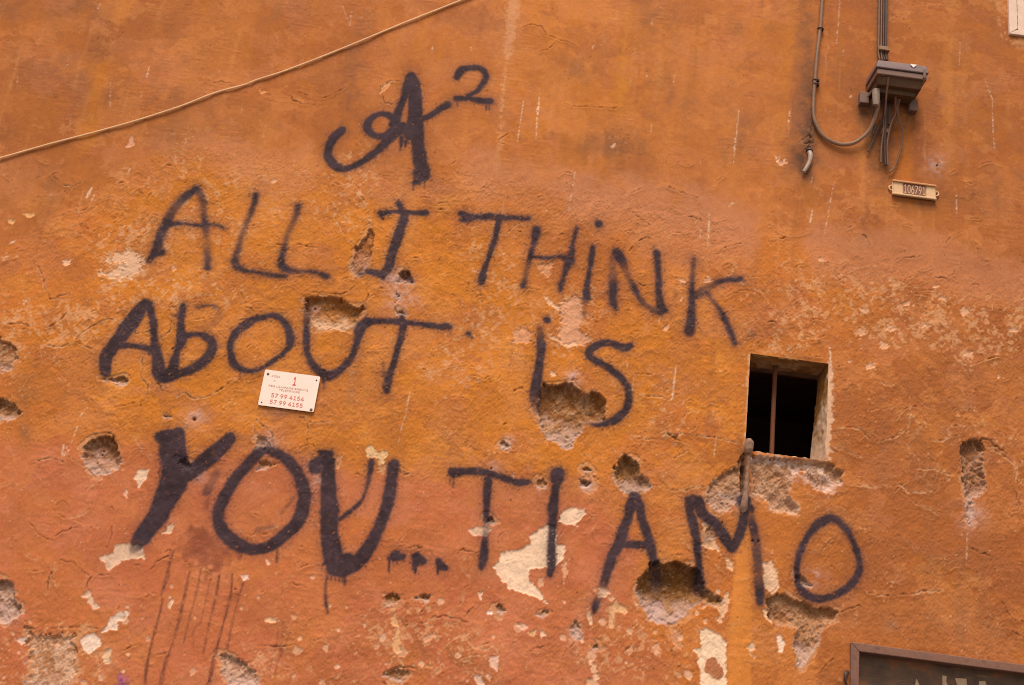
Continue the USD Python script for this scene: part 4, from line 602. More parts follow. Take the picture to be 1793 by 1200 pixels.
letter(L3, 'big letter U', T(450, 600, (440, 770, 22), (510, 780, 30)), T(450, 600, (500, 830, 46), (420, 850, 54), (410, 870, 50)), T(450, 600, (500, 850, 46), (496, 950, 50), (500, 1050, 56), (505, 1190, 60), (505, 1250, 60), (508, 1350, 62), (525, 1450, 66), (550, 1530, 72), (580, 1570, 66), (670, 1550, 54), (740, 1490, 48), (800, 1400, 45), (850, 1300, 40), (885, 1210, 38), (905, 1150, 40), (922, 1080, 42), (940, 960, 40), (955, 855, 42)),
       T(450, 900, (560, 320, 40), (650, 320, 40), (600, 390, 40), (520, 390, 40)), T(450, 600, (545, 1050, 12), (560, 1180, 18)), T(450, 600, (800, 838, 27), (790, 900, 20), (768, 1000, 12, .9), (740, 1090, 12), (690, 1150, 15), (640, 1190, 16), (600, 1222, 14), (570, 1240, 14)), T(450, 900, (490, 430, 7), (479, 520, 6), (479, 600, 6), (491, 690, 8)),
       *[T(450, 900, (x, 430, 7), (x - 2, y, 5)) for x, y in ((520, 458), (548, 464), (577, 466), (600, 468), (614, 494))], T(450, 900, (470, 350, 12), (458, 362, 5)), T(450, 600, (372, 890, 6), (385, 925, 4)))
letter(L3, 'first dripping dot', T(450, 900, (965, 295, 36), (1010, 302, 24)), T(450, 900, (925, 310, 8), (922, 405, 5)), T(450, 900, (950, 330, 5), (948, 350, 4)), T(450, 900, (975, 330, 5), (977, 350, 4)), T(450, 900, (914, 300, 5), (912, 322, 4)), soft=1.0)
letter(L3, 'second dripping dot', T(450, 900, (1112, 308, 36), (1158, 335, 22), (1115, 345, 24)), T(450, 900, (1105, 360, 14), (1105, 412, 6)), T(450, 900, (1088, 350, 6), (1088, 390, 4)), soft=1.0)
letter(L3, 'third dripping dot', T(450, 900, (1268, 335, 20), (1285, 365, 28), (1315, 380, 18)), T(450, 900, (1265, 370, 10), (1262, 422, 5)), soft=1.0)
letter(L3, 'letter T', T(450, 600, (1370, 910, 36), (1450, 900, 27), (1560, 905, 27), (1640, 920, 27), (1790, 970, 24), (1853, 975, 25), (1900, 970, 18)), T(450, 600, (1347, 950, 6), (1348, 985, 4)), T(450, 600, (1372, 950, 6), (1368, 1006, 4)), T(450, 600, (1610, 960, 30), (1605, 1060, 27), (1600, 1190, 25), (1600, 1225, 27), (1600, 1290, 25, .5), (1590, 1380, 24), (1580, 1480, 30), (1570, 1540, 27), (1562, 1575, 12)))
letter(L3, 'letter I with a round top', T(900, 600, (305, 920, 54), (298, 985, 34), (285, 1060, 28), (272, 1150, 38), (272, 1200, 34), (270, 1300, 28), (265, 1400, 28), (262, 1480, 30), (262, 1560, 30), (250, 1620, 18)))
d7 = (900, 900)
letter(L3, 'letter A', T(*c7, (830, 1060, 26), (812, 1150, 38), (792, 1230, 33), (760, 1320, 38), (730, 1410, 38), (690, 1490, 36), (650, 1600, 33), (625, 1685, 30, .9), (600, 1740, 20, .3), (575, 1820, 25), (555, 1880, 15)), T(*c7, (850, 1070, 34), (880, 1150, 34), (892, 1230, 31), (920, 1310, 31), (948, 1400, 38), (968, 1490, 31), (985, 1525, 26)), T(*d7, (740, 215, 26), (850, 215, 30), (950, 220, 34)), T(*d7, (985, 350, 34, .65), (1010, 430, 40, .75), (1000, 520, 36, .55), (1010, 590, 30, .2)))
letter(L3, 'letter M', T(*c7, (1230, 1105, 42), (1280, 1110, 46), (1310, 1180, 42), (1350, 1220, 40), (1400, 1260, 40), (1460, 1340, 44), (1515, 1430, 34)), T(*c7, (1222, 1120, 36), (1230, 1190, 31), (1242, 1230, 34), (1265, 1330, 31), (1280, 1430, 30), (1290, 1530, 24), (1300, 1600, 24), (1305, 1720, 34, .85), (1300, 1760, 30, .3)), T(*d7, (1530, 240, 28), (1570, 150, 34), (1598, 60, 34), (1610, -50, 36), (1608, -90, 52)), T(*c7, (1640, 1160, 40), (1645, 1200, 28, .8), (1665, 1280, 31), (1690, 1400, 31, .82), (1698, 1520, 30, .9), (1702, 1630, 30, .8), (1712, 1730, 34), (1716, 1810, 27)))
e8 = (1343, 900)
letter(L3, 'letter O', T(*e8, (440, 28, 28), (370, 62, 32), (300, 132, 25), (250, 222, 24), (215, 312, 24), (203, 400, 22), (212, 480, 22), (250, 550, 29), (320, 590, 27), (400, 592, 25), (490, 560, 24), (580, 502, 27), (635, 420, 25), (646, 350, 21), (622, 250, 23), (590, 180, 19), (550, 110, 23), (490, 50, 27), (440, 28, 28)))

# ---- openings: barred window, pale window at the top, shop doorway at the bottom
def snap(x0, x1, z0, z1):
    i0, i1 = round((x0 - X0) / HS), round((x1 - X0) / HS); j0, j1 = round((z0 - Z0) / HS), round((z1 - Z0) / HS)
    return max(i0, 0), min(i1, NX - 1), max(j0, 0), min(j1, NZ - 1)
def ease(o, n=5):
    i0, i1, j0, j1 = o; ii, jj = np.arange(NX), np.arange(NZ)
    dx = np.maximum(np.maximum(i0 - ii, ii - i1), 0); dz = np.maximum(np.maximum(j0 - jj, jj - j1), 0)
    hgt[:] *= sstep(0, n, np.maximum(dx[None, :], dz[:, None]))
OPEN = [snap(.974, 1.296, 3.018, 3.432), snap(wall_at(1765.5, 30)[0], 9, wall_at(1780, 63)[2], 9), snap(1.437, 9, 0, 2.291)]
w, sd = poly([(1718, -30), (1765, -30), (1766, 58), (1776, 64), (1830, 66), (1830, 84), (1770, 80), (1752, 66), (1748, 20)]); over(lin(212, 150, 100), .6 * (1 - sstep(-5, 4, sd + 1.5 * f4[w] + 2 * f10[w])) * sstep(-1.4, .6, f10b[w] + f4b[w]), w); hgt[w] += .003 * (1 - sstep(-4, 2, sd))
w, sd, al = stroke([(1312, 622, 2.2, 1), (1309, 700, 2.2, 1), (1305, 790, 2, 1)]); over(lin(222, 172, 134), .7 * (1 - sstep(-1.5, 1, sd + f4[w])), w)
w, sd, al = stroke([(1453, 640, 4, 1), (1452, 700, 6, 1), (1448, 800, 7, 1)]); over(lin(222, 178, 146), .85 * (1 - sstep(-1.5, 1, sd + 1.6 * f4[w])), w)
for o in OPEN: ease(o)
edge = np.minimum(np.minimum(np.arange(NX)[None, :], NX - 1 - np.arange(NX)[None, :]), np.minimum(np.arange(NZ)[:, None], NZ - 1 - np.arange(NZ)[:, None]))
hgt *= sstep(0, 12, edge)

# ---- build the wall's meshes from the field
wall = group_prim('painted_wall', label='tall ochre plaster wall, weathered and broken, with black sprayed writing', category='wall')
V = np.stack([GX, -hgt, GZ], -1)
dzdx, dzdz = np.gradient(hgt, HS, axis=1), np.gradient(hgt, HS, axis=0)
N = np.stack([-dzdx, -np.ones_like(hgt), -dzdz], -1); N /= np.linalg.norm(N, axis=-1, keepdims=True)
GV = grain.reshape(-1).astype(np.float32); V, N, CV = V.reshape(-1, 3).astype(np.float32), N.reshape(-1, 3).astype(np.float32), np.clip(col, 0.005, .92).reshape(-1, 3).astype(np.float32)
ii = np.arange(NZ * NX).reshape(NZ, NX)
quads = np.stack([ii[:-1, :-1], ii[:-1, 1:], ii[1:, 1:], ii[1:, :-1]], -1)
qlab = label[:-1, :-1].copy()
for i0, i1, j0, j1 in OPEN: qlab[j0:j1, i0:i1] = -1

def field_mesh(path, q4, mat, extra=None, **kw):
    idx, inv = np.unique(q4.ravel(), return_inverse=True)
    pts, nrm, pc, gv, fv = V[idx], N[idx], CV[idx], GV[idx], inv.astype(np.int32)
    if extra is not None:
        fv = np.concatenate([fv, (extra[1] + len(pts)).astype(np.int32).ravel()]); pts = np.vstack([pts, extra[0]]); nrm = np.vstack([nrm, extra[2]]); pc = np.vstack([pc, extra[3]]); gv = np.concatenate([gv, np.full(len(extra[0]), .3, np.float32)])
    g = UsdGeom.Mesh.Define(stage, path)
    g.CreatePointsAttr(Vt.Vec3fArray.FromNumpy(np.ascontiguousarray(pts, np.float32))); g.CreateNormalsAttr(Vt.Vec3fArray.FromNumpy(np.ascontiguousarray(nrm, np.float32))); g.SetNormalsInterpolation('vertex')
    g.CreateFaceVertexCountsAttr(Vt.IntArray.FromNumpy(np.full(len(fv) // 4, 4, np.int32))); g.CreateFaceVertexIndicesAttr(Vt.IntArray.FromNumpy(fv)); g.CreateSubdivisionSchemeAttr('none')
    UsdGeom.PrimvarsAPI(g).CreatePrimvar('paint', Sdf.ValueTypeNames.Color3fArray, 'vertex').Set(Vt.Vec3fArray.FromNumpy(np.ascontiguousarray(pc, np.float32)))
    UsdGeom.PrimvarsAPI(g).CreatePrimvar('grain', Sdf.ValueTypeNames.FloatArray, 'vertex').Set(Vt.FloatArray.FromNumpy(np.ascontiguousarray(gv, np.float32)))
    UsdShade.MaterialBindingAPI.Apply(g.GetPrim()).Bind(UsdShade.Material.Get(stage, f'/World/Looks/{mat}')); data(g.GetPrim(), **kw)

def panel_grid(o, u, v, nu, nv, color, amp=0.0, seed=0):
    """A rough painted face of quads from corner o along u and v; color(s, t) -> base colours."""
    s, t = np.meshgrid(np.linspace(0, 1, nu + 1), np.linspace(0, 1, nv + 1)); u, v, o = map(lambda x: np.asarray(x, float), (u, v, o))
    n = np.cross(u, v); n /= np.linalg.norm(n); p = o + s[..., None] * u + t[..., None] * v
    d = ndimage.gaussian_filter(np.random.default_rng(seed).normal(size=s.shape), 2.0); d *= amp / max(d.std(), 1e-9); d[0] = d[-1] = 0; d[:, 0] = d[:, -1] = 0
    p = p + d[..., None] * n; k = np.arange(s.size).reshape(s.shape)
    f = np.stack([k[:-1, :-1], k[:-1, 1:], k[1:, 1:], k[1:, :-1]], -1).reshape(-1, 4)
    return p.reshape(-1, 3), f, np.broadcast_to(n, (s.size, 3)), color(s, t).reshape(-1, 3)
def join(panels):
    P, Q, M, K, n = [], [], [], [], 0
    for p, f, nn, c in panels: P.append(p); Q.append(f + n); M.append(nn); K.append(c); n += len(p)
    return np.vstack(P), np.vstack(Q), np.vstack(M), np.vstack(K)
# the rest of the wall, coarser, beyond what the photograph shows
far_col = np.stack([ndimage.uniform_filter(col[..., k], 90)[::10, ::10] for k in range(3)], -1); mean_col = far_col.mean((0, 1))
def plain(s, t): return np.broadcast_to(mean_col, (*s.shape, 3))
def beyond(panel):
    p, f, n, c = panel; x, z = p[:, 0], p[:, 2]
    i, j = np.clip((z - Z0) / HS / 10, 0, far_col.shape[0] - 1).astype(int), np.clip((x - X0) / HS / 10, 0, far_col.shape[1] - 1).astype(int)
    d = np.hypot(np.maximum(np.maximum(X0 - x, x - X1), 0), np.maximum(np.maximum(Z0 - z, z - Z1), 0)); k = np.exp(-d / .5)[:, None]
    a = far_col[i, j] * k + mean_col * (1 - k); b = meshkit.fbm(p * (1.6, 1, .9), 5, 4)[:, None]; e = meshkit.fbm(p * (9, 1, 6), 4, 8)[:, None]; g_ = meshkit.fbm(p * (6, 1, 1.0), 3, 5)[:, None]
    a = a * (.62 + .55 * b + .22 * e); a = a + (np.asarray(lin(176, 112, 78)) - a) * .5 * sstep(.52, .75, g_)
    return p, f, n, a + (np.asarray(lin(222, 170, 128)) - a) * .6 * sstep(.62, .70, e * .6 + b * .4)
rest = []; zw = Z0 + HS * OPEN[1][2]
for xa, xb, za, zb in ((-9, X0, 0, 8.5), (X1, 9, 2.3, zw - .1), (X0, X1, Z1, 8.5), (X0, 1.40, 0, Z0)):
    rest.append(panel_grid((xa, 0, za), (xb - xa, 0, 0), (0, 0, zb - za), max(2, int((xb - xa) / .08)), max(2, int((zb - za) / .08)), plain, .002, len(rest)))
rest.append(panel_grid((X1, 0, zw - .1), (9 - X1, 0, 0), (0, 0, .1), 60, 2, plain)); rest.append(panel_grid((3.0, 0, zw), (6, 0, 0), (0, 0, 8.5 - zw), 60, 40, plain)); rest.append(panel_grid((X1, 0, 6.7), (3 - X1, 0, 0), (0, 0, 1.8), 10, 20, plain))
rest.append(panel_grid((4.0, 0, 0), (5, 0, 0), (0, 0, 2.3), 60, 30, plain)); rest.append(panel_grid((1.40, 0, 0), (X0 + HS * OPEN[2][0] - 1.40, 0, 0), (0, 0, Z0), 2, 20, plain))
field_mesh(f'{wall}/plaster', quads[qlab == 0].reshape(-1, 4), 'old_plaster', join([beyond(r_) for r_ in rest]))
lines = {}
for i, mk in enumerate(marks):
    if mk is None or not (qlab == i).any(): continue
    kind, nm, line = mk; q4 = quads[qlab == i].reshape(-1, 4)
    if kind == 'letter':
        if line not in lines: lines[line] = group_prim('sprayed_line', wall, label=f'black sprayed line reading {line}')
        p = path_for(lines[line], 'dot' if 'dot' in nm and 'dripping' in nm else 'digit' if 'digit' in nm else 'letter'); field_mesh(p, q4, 'spray_paint', label=f'black sprayed {nm} of the line {line}')
    else:
        field_mesh(path_for(wall, kind), q4, 'old_plaster')

# ------------------------------------------------------------------ looks of the things on the wall
simple('dark_room', lin(88, 60, 46), lin(132, 92, 65), 20)
simple('rusty_bar', lin(96, 50, 28), lin(124, 70, 38), 90, .8)
simple('cream_trim', lin(226, 190, 168), lin(236, 204, 184), 30, .75, .2)
simple('black_gap', lin(50, 36, 32), lin(70, 52, 46), 40)
simple('grey_trim', lin(112, 77, 65), lin(134, 92, 74), 40, .75, .4, .0015, c3=lin(104, 71, 61))
usdkit.material(stage, '/World/Looks/rusty_board', {
    'g': ('geometry', {}), 'mp': ('mapping', {'mapping_type': 'point', 'rotation': (0, 0.55, 0), 'scale': (9, 30, 160)}), 'st': ('noise_texture', {'scale': 1.0, 'detail': 4}), 'n': ('noise_texture', {'scale': 13, 'detail': 7, 'roughness': 0.65}),
    'r': ('rgb_ramp', {'ramp': [(0.3, lin(84, 58, 38)), (0.5, lin(112, 78, 54)), (0.62, lin(146, 84, 44)), (0.75, lin(120, 74, 46))]}), 'r2': ('rgb_ramp', {'ramp': [(0.62, (0, 0, 0)), (0.72, (0.55, 0.55, 0.55))]}),
    'm': ('mix_color', {'blend_type': 'mix', 'b': lin(176, 128, 74)}), 'b': ('bump', {'strength': 0.4, 'distance': 0.001}), 'p': ('principled_bsdf', {'roughness': 0.6})},
    [('g.position', 'mp.vector'), ('mp.vector', 'st.vector'), ('g.position', 'n.vector'), ('n.fac', 'r.fac'), ('st.fac', 'r2.fac'), ('r2.color', 'm.fac'), ('r.color', 'm.a'), ('m.result', 'p.base_color'), ('n.fac', 'b.height'), ('b.normal', 'p.normal')], surface='p.BSDF')
simple('torn_paper', lin(214, 172, 138), lin(230, 196, 164), 60, .9, .1)
simple('cable_beige', lin(222, 170, 120), lin(236, 188, 140), 30, .6, .15, .0006)
simple('conduit_grey', lin(118, 83, 62), lin(137, 99, 74), 25, .6, .2, .0008, c3=lin(127, 90, 69))
simple('cable_dark', lin(59, 39, 32), lin(81, 54, 42), 40, .6, .2, .0006)
simple('cable_brown', lin(104, 70, 53), lin(126, 86, 64), 40, .6, .2, .0006)
simple('box_grey', lin(108, 85, 84), lin(126, 100, 97), 18, .55, .15, .0006, c3=lin(116, 90, 87))
simple('box_rim', lin(116, 85, 74), lin(133, 98, 85), 22, .6, .15, .0006)
simple('box_rust', lin(74, 50, 32), lin(96, 64, 36), 26, .75, .3, .001, c3=lin(117, 76, 37))
simple('clamp_tan', lin(139, 101, 74), lin(158, 119, 89), 30, .7)
simple('white_bit', lin(240, 226, 220), lin(246, 232, 226), 30, .7)
simple('pipe_pale', lin(150, 124, 102), lin(178, 156, 146), 30, .5, .1)
simple('plate_cream', lin(217, 169, 123), lin(229, 184, 142), 40, .55, .1, .0004)
simple('plate_lip', lin(206, 140, 88), lin(216, 152, 100), 40, .6, .1, .0004)
simple('digit_back', lin(121, 76, 60), lin(141, 90, 69), 60, .7)
simple('sign_white', lin(246, 220, 204), lin(250, 226, 212), 14, .45, .05, .0003)
simple('sign_red', lin(218, 84, 70), lin(226, 104, 88), 120, .55, .05, .0003)
simple('sign_faded', lin(222, 160, 142), lin(232, 180, 162), 120, .55, .05, .0003)
simple('rust_stain', lin(206, 156, 96), lin(228, 184, 134), 200, .7, .1, .0003)
simple('screw_brown', lin(96, 70, 52), lin(126, 92, 66), 150, .6, .3, .0006)
simple('pipe_crust', lin(120, 85, 65), lin(157, 119, 98), 60, .9, .8, .003, c3=lin(165, 128, 108))
simple('street_stone', (0.09, 0.085, 0.08), (0.15, 0.14, 0.13), 3, .85, .5, .004)

# ------------------------------------------------------------------ parts of the wall: its openings
def edges(o): return X0 + HS * o[0], X0 + HS * o[1], Z0 + HS * o[2], Z0 + HS * o[3]
xa, xb, za, zb = edges(OPEN[0])
win = group_prim('barred_window', wall, label='small dark window opening with one rusty bar')
nr = np.random.default_rng(3)
def mottled(base, pale, gate):
    def c(s, t):
        n = ndimage.gaussian_filter(nr.normal(size=s.shape), 1.6); n /= n.std(); n2 = ndimage.gaussian_filter(nr.normal(size=s.shape), 4); n2 /= n2.std()
        k = sstep(-.5, .5, gate(s, t) + .2 * n + .3 * n2)[..., None]; return np.asarray(lin(*base)) * (1 - k) * (1 + .12 * np.clip(n2, -2, 2))[..., None] + np.asarray(lin(*pale)) * k
    return c
DR = .15
def skewed(p, f, n, c, k):
    p = p.copy(); t = (zb - p[:, 2]) / (zb - za); p[:, 0] += (p[:, 1] / DR) * (k[0] + (k[1] - k[0]) * t); return p, f, n, c
faces = [skewed(*panel_grid((xb, 0, zb), (0, DR, 0), (0, 0, za - zb), 34, 100, mottled((170, 116, 60), (216, 178, 148), lambda s, t: (t - .42) * 2.2 - s * 1.1 + .3), .0014, 1), (.004, -.026)),
         panel_grid((xa, 0, za), (0, DR, 0), (0, 0, zb - za), 30, 80, mottled((190, 126, 70), (216, 176, 146), lambda s, t: -t * .6 - .2), .0014, 2),
         panel_grid((xa, 0, zb), (0, DR, 0), (xb - xa, 0, 0), 30, 80, mottled((170, 122, 72), (190, 150, 112), lambda s, t: s * .6 - .5), .0025, 3),
         panel_grid((xa, 0, za), (xb - xa, 0, 0), (0, DR, 0), 80, 30, mottled((196, 156, 128), (214, 178, 154), lambda s, t: s * 0), .0025, 4)]
pv, pf, pn, pc = join(faces)
g = UsdGeom.Mesh.Define(stage, f'{win}/reveal')
g.CreatePointsAttr(Vt.Vec3fArray.FromNumpy(pv.astype(np.float32))); g.CreateFaceVertexCountsAttr(Vt.IntArray.FromNumpy(np.full(len(pf), 4, np.int32))); g.CreateFaceVertexIndicesAttr(Vt.IntArray.FromNumpy(pf.astype(np.int32).ravel())); g.CreateSubdivisionSchemeAttr('none')
UsdGeom.PrimvarsAPI(g).CreatePrimvar('paint', Sdf.ValueTypeNames.Color3fArray, 'vertex').Set(Vt.Vec3fArray.FromNumpy(np.ascontiguousarray(np.clip(pc, .005, .9), np.float32))); UsdGeom.PrimvarsAPI(g).CreatePrimvar('grain', Sdf.ValueTypeNames.FloatArray, 'vertex').Set(Vt.FloatArray(len(pv), .5))
UsdShade.MaterialBindingAPI.Apply(g.GetPrim()).Bind(UsdShade.Material.Get(stage, '/World/Looks/old_plaster'))
def open_box(x0, x1, z0, z1, y0, y1, hx0, hx1, hz0, hz1):
    """A room without the front piece hx0..hz1: five walls and a front that leaves the opening free."""
    t = .02; b = lambda lo, hi: trimesh.creation.box(bounds=[lo, hi])
    return cat(b((x0, y1, z0), (x1, y1 + t, z1)), b((x0 - t, y0, z0), (x0, y1 + t, z1)), b((x1, y0, z0), (x1 + t, y1 + t, z1)), b((x0 - t, y0, z1), (x1 + t, y1 + t, z1 + t)), b((x0 - t, y0, z0 - t), (x1 + t, y1 + t, z0)),
               b((x0, y0, z0), (hx0, y0 + t, z1)), b((hx1, y0, z0), (x1, y0 + t, z1)), b((hx0, y0, hz1), (hx1, y0 + t, z1)), b((hx0, y0, z0), (hx1, y0 + t, hz0)))
part('dark_interior', open_box(xa - .25, xb + .25, za - .6, zb + .12, DR + .001, DR + 1.0, xa + .004, xb + .002, za + .004, zb - .012), 'dark_room', win, smooth=False)
bx = wall_at(1354, 720, .10)[0]
part('iron_bar', tube([(bx + .002, .10, za - .02), (bx, .10, (za + zb) / 2), (bx, .10, zb + .01)], .0095, 12), 'rusty_bar', win)

xa, xb, za, zb = edges(OPEN[1]); xb, zb = 3.0, 6.7
pwin = group_prim('pale_window', wall, label='cream window surround cut off by the corner of the picture')
fw = .033
part('frame', cat(hull([(xa, .02, za), (xa, -.012, za + .004), (xa + fw, -.012, za + fw), (xa + fw, .02, za + fw), (xa, .02, zb), (xa, -.012, zb), (xa + fw, -.012, zb), (xa + fw, .02, zb)], .003),
                  hull([(xa, .02, za), (xa + .004, -.012, za), (xa + fw, -.012, za + fw * .6), (xa + fw, .02, za + fw * .6), (xb, .02, za), (xb, -.012, za), (xb, -.012, za + fw * .6), (xb, .02, za + fw * .6)], .003),
                  rbox((xb - .03, -.0125, za + .01), (xb + .02, .02, zb + .02), .003), rbox((xa + .002, -.0128, zb - .02), (xb + .02, .02, zb + .02), .003)), 'cream_trim', pwin)
part('gap', trimesh.creation.box(bounds=[(xa + fw * .5, -.006, za + fw * .3), (xb, .03, zb)]), 'black_gap', pwin, smooth=False)
wav = nr.normal(size=200) * .0009
zs_ = np.linspace(za + fw * .6 + .004, zb, 120); xs_ = np.linspace(xa + fw + .004, xb, 60)
out = [(xa + fw + .0062 + wav[i], z) for i, z in enumerate(zs_)][::-1] + [(x, za + fw * .6 + .0062 + wav[i + 130]) for i, x in enumerate(xs_)] + [(xb, zb)]
from shapely.geometry import Polygon
sh = trimesh.creation.extrude_polygon(Polygon(out).buffer(0), .014, engine='earcut'); sh.apply_transform([[1, 0, 0, 0], [0, 0, -1, .0035], [0, 1, 0, 0], [0, 0, 0, 1]])
part('shutter', sh, 'cream_trim', pwin, smooth=False)

xa, xb, za, zb = edges(OPEN[2]); xb, za = 4.0, 0.0
door = group_prim('shop_doorway', wall, label='brown board in a grey painted frame at the lower right')
fo = .026
part('frame', hull([(xa - fo, -.016, za), (xa, -.016, za), (xa - fo, .004, za), (xa, .004, za), (xa - fo, -.016, zb + fo), (xa, -.016, zb + .002), (xa - fo, .004, zb + fo), (xa, .004, zb)], .003), 'grey_trim', door)
part('frame', hull([(xa - fo + .003, -.018, zb + fo), (xa + .001, -.018, zb + .001), (xb, -.018, zb + fo), (xb, -.018, zb + .001), (xa - fo + .003, .004, zb + fo), (xa, .004, zb + .001), (xb, .004, zb + fo), (xb, .004, zb + .001)], .003), 'grey_trim', door)
part('frame', rbox((xb - .002, -.0165, za), (xb + fo, .004, zb + fo - .002), .003), 'grey_trim', door)
part('jamb', cat(trimesh.creation.box(bounds=[(xb - .001, .004, za), (xb + .02, .07, zb)]), trimesh.creation.box(bounds=[(xa - .02, .004, za), (xa + .001, .07, zb)]), trimesh.creation.box(bounds=[(xa - .02, .004, zb - .001), (xb, .07, zb + .02)])), 'grey_trim', door, smooth=False)
part('board', trimesh.creation.box(bounds=[(xa, .05, za), (xb, .07, zb)]), 'rusty_board', door, smooth=False)
def scrap(pts, y=.0485):
    """A torn scrap of paper of the board, from its outline in photo pixels, a few millimetres thick."""
    s = trimesh.creation.extrude_polygon(Polygon([(p[0], p[2]) for p in (wall_at(u, v, .05) for u, v in pts)]).buffer(0), .0015, engine='earcut')
    s.apply_transform([[1, 0, 0, 0], [0, 0, -1, .05], [0, 1, 0, 0], [0, 0, 0, 1]]); return s
B4 = lambda *p: [(1473 + x / 5.603, 1100 + y / 5.603) for x, y in p]
part('paper_scrap', scrap(B4((990, 465), (1035, 472), (1028, 520), (1042, 560), (1030, 760), (985, 760), (998, 600), (990, 520))), 'torn_paper', door, smooth=False)
part('paper_scrap', scrap(B4((1115, 490), (1228, 498), (1232, 560), (1222, 760), (1160, 760), (1150, 600), (1125, 520))), 'torn_paper', door, smooth=False)
part('paper_scrap', scrap(B4((1350, 522), (1410, 520), (1424, 560), (1418, 760), (1345, 760), (1352, 600))), 'torn_paper', door, smooth=False)
part('paper_scrap', scrap(B4((735, 498), (745, 510), (765, 560), (760, 600), (720, 580), (728, 530))), 'torn_paper', door, smooth=False)

# ------------------------------------------------------------------ things on the wall
def P(u, v, off): 
    """A point that stands off the wall by off metres, seen at the pixel."""
    p = wall_at(u, v); i, j = int(round((p[2] - Z0) / HS)), int(round((p[0] - X0) / HS))
    return wall_at(u, v, -off - HSM[min(max(i, 0), NZ - 1), min(max(j, 0), NX - 1)])
HSM = ndimage.gaussian_filter(hgt, 5)
# thin cable slung across the upper left
pts = [(-260, 345), (-120, 310), (0, 277), (88, 252), (161, 233), (233, 213), (314, 187), (376, 163), (427, 149), (450, 140), (505, 122), (600, 85), (701, 43), (809, 0), (900, -38), (1010, -80)]
dense = smooth_line(np.array(pts, float), 4)
part('wall_cable', tube([P(u, v, .0068 + .001 * math.sin(i * 1.7)) for i, (u, v) in enumerate(dense)], .0039, 10, 3), 'cable_beige', label='thin beige cable slung slantwise across the upper left of the wall', category='cable')
# conduit that comes down and loops up into the box
z1 = (1380, 0); k1 = 3.871
cp = [(1447, -60), (1440, 0), (1436, 50), (1430, 100), (1427, 140), (1425, 165), (1424, 195), (1428, 215), (1438, 234), (1452, 246), (1472, 253), (1493, 251), (1510, 241), (1523, 226), (1533, 203), (1538, 182), (1536, 165)]
co = [.0105] * 6 + [.011, .0115, .012, .0125, .014, .018, .025, .034, .052, .068, .072]
cond = group_prim('conduit', label='grey conduit that hangs in a loop into the meter box', category='conduit')
part('tube', tube([P(u, v, o) for (u, v), o in zip(cp, co)], .0085, 12, 6), 'conduit_grey', cond)
for (u, v) in ((1435, 53), (1427, 143), (1427, 150)):
    p = wall_at(u, v); part('clip', cat(tube([(p[0] - .011, -.004, p[2] + .002), (p[0] - .008, -.018, p[2]), (p[0] + .004, -.0225, p[2] - .001), (p[0] + .012, -.016, p[2] - .002)], .0028, 6), rbox((p[0] + .007, -.02, p[2] - .007), (p[0] + .016, .002, p[2] + .003), .002, 1)), 'cable_dark', cond)
ps = group_prim('pipe_end', label='short bent pipe end that pokes out of the sooty wall', category='pipe')
part('elbow', tube([P(1417, 264, -.01), P(1418, 268, .008), P(1419, 273, .016), P(1417, 284, .018), P(1412, 294, .017), P(1407, 301, .014)], [.0105, .011, .011, .0095, .0085, .0075], 12), 'pipe_pale', ps)
part('collar', tube([P(1417, 264, -.002), P(1417, 266, .004)], .0155, 14), 'cable_dark', ps)

# the meter box
bl = wall_at(1517, 147); br = wall_at(1611, 147)
x0, x1 = bl[0] - .002, bl[0] + .220
ZB = bl[2] - .012                              # lower edge of the lid
box = group_prim('junction_box', loc=((x0 + x1) / 2, 0, ZB - .10), label='grey metal junction box on brackets with a rusty underside', category='junction box')
YF = -.155
part('lid', hull([(x0, -.012, ZB), (x1, -.012, ZB), (x0, YF, ZB), (x1, YF, ZB), (x0 + .006, -.012, ZB + .032), (x1 - .006, -.012, ZB + .032), (x0 + .008, YF + .006, ZB + .032), (x1 - .008, YF + .006, ZB + .032)], .005), 'box_grey', box)
part('rim', rbox((x0 + .001, YF + .002, ZB - .034), (x1 - .001, -.008, ZB - .007), .004), 'box_rim', box)
part('body', cat(hull([(x0 + .016, -.01, ZB - .03), (x1 - .016, -.01, ZB - .03), (x0 + .016, YF + .02, ZB - .03), (x1 - .016, YF + .02, ZB - .03), (x0 + .02, -.02, ZB - .062), (x1 - .02, -.02, ZB - .062), (x0 + .02, YF + .035, ZB - .062), (x1 - .02, YF + .035, ZB - .062)], .005),
                 hull([(x0 + .03, -.03, ZB - .06), (x1 - .03, -.03, ZB - .06), (x0 + .03, YF + .06, ZB - .06), (x1 - .03, YF + .06, ZB - .06), (x0 + .035, -.035, ZB - .082), (x1 - .035, -.035, ZB - .082), (x0 + .035, YF + .066, ZB - .082), (x1 - .035, YF + .066, ZB - .082)], .004)), 'box_rust', box)
for xx in (x1 - .014,):
    part('latch', cat(rbox((xx - .006, YF - .007, ZB - .03), (xx + .006, YF + .002, ZB + .016), .002, 1), tube([(xx, YF - .006, ZB + .012), (xx, YF - .008, ZB - .01), (xx, YF - .004, ZB - .028), (xx, YF + .02, ZB - .045)], .0022, 6)), 'box_rim', box)
tx = x0 + .158
tri = trimesh.creation.extrude_polygon(Polygon([(tx - .015, .036), (tx + .015, .036), (tx, .019)]), .002, engine='earcut')
tri.apply_transform([[1, 0, 0, 0], [0, 0, -1, YF - .0035], [0, 1, 0, ZB - .004], [0, 0, 0, 1]])
part('white_triangle', tri, 'white_bit', box, smooth=False)
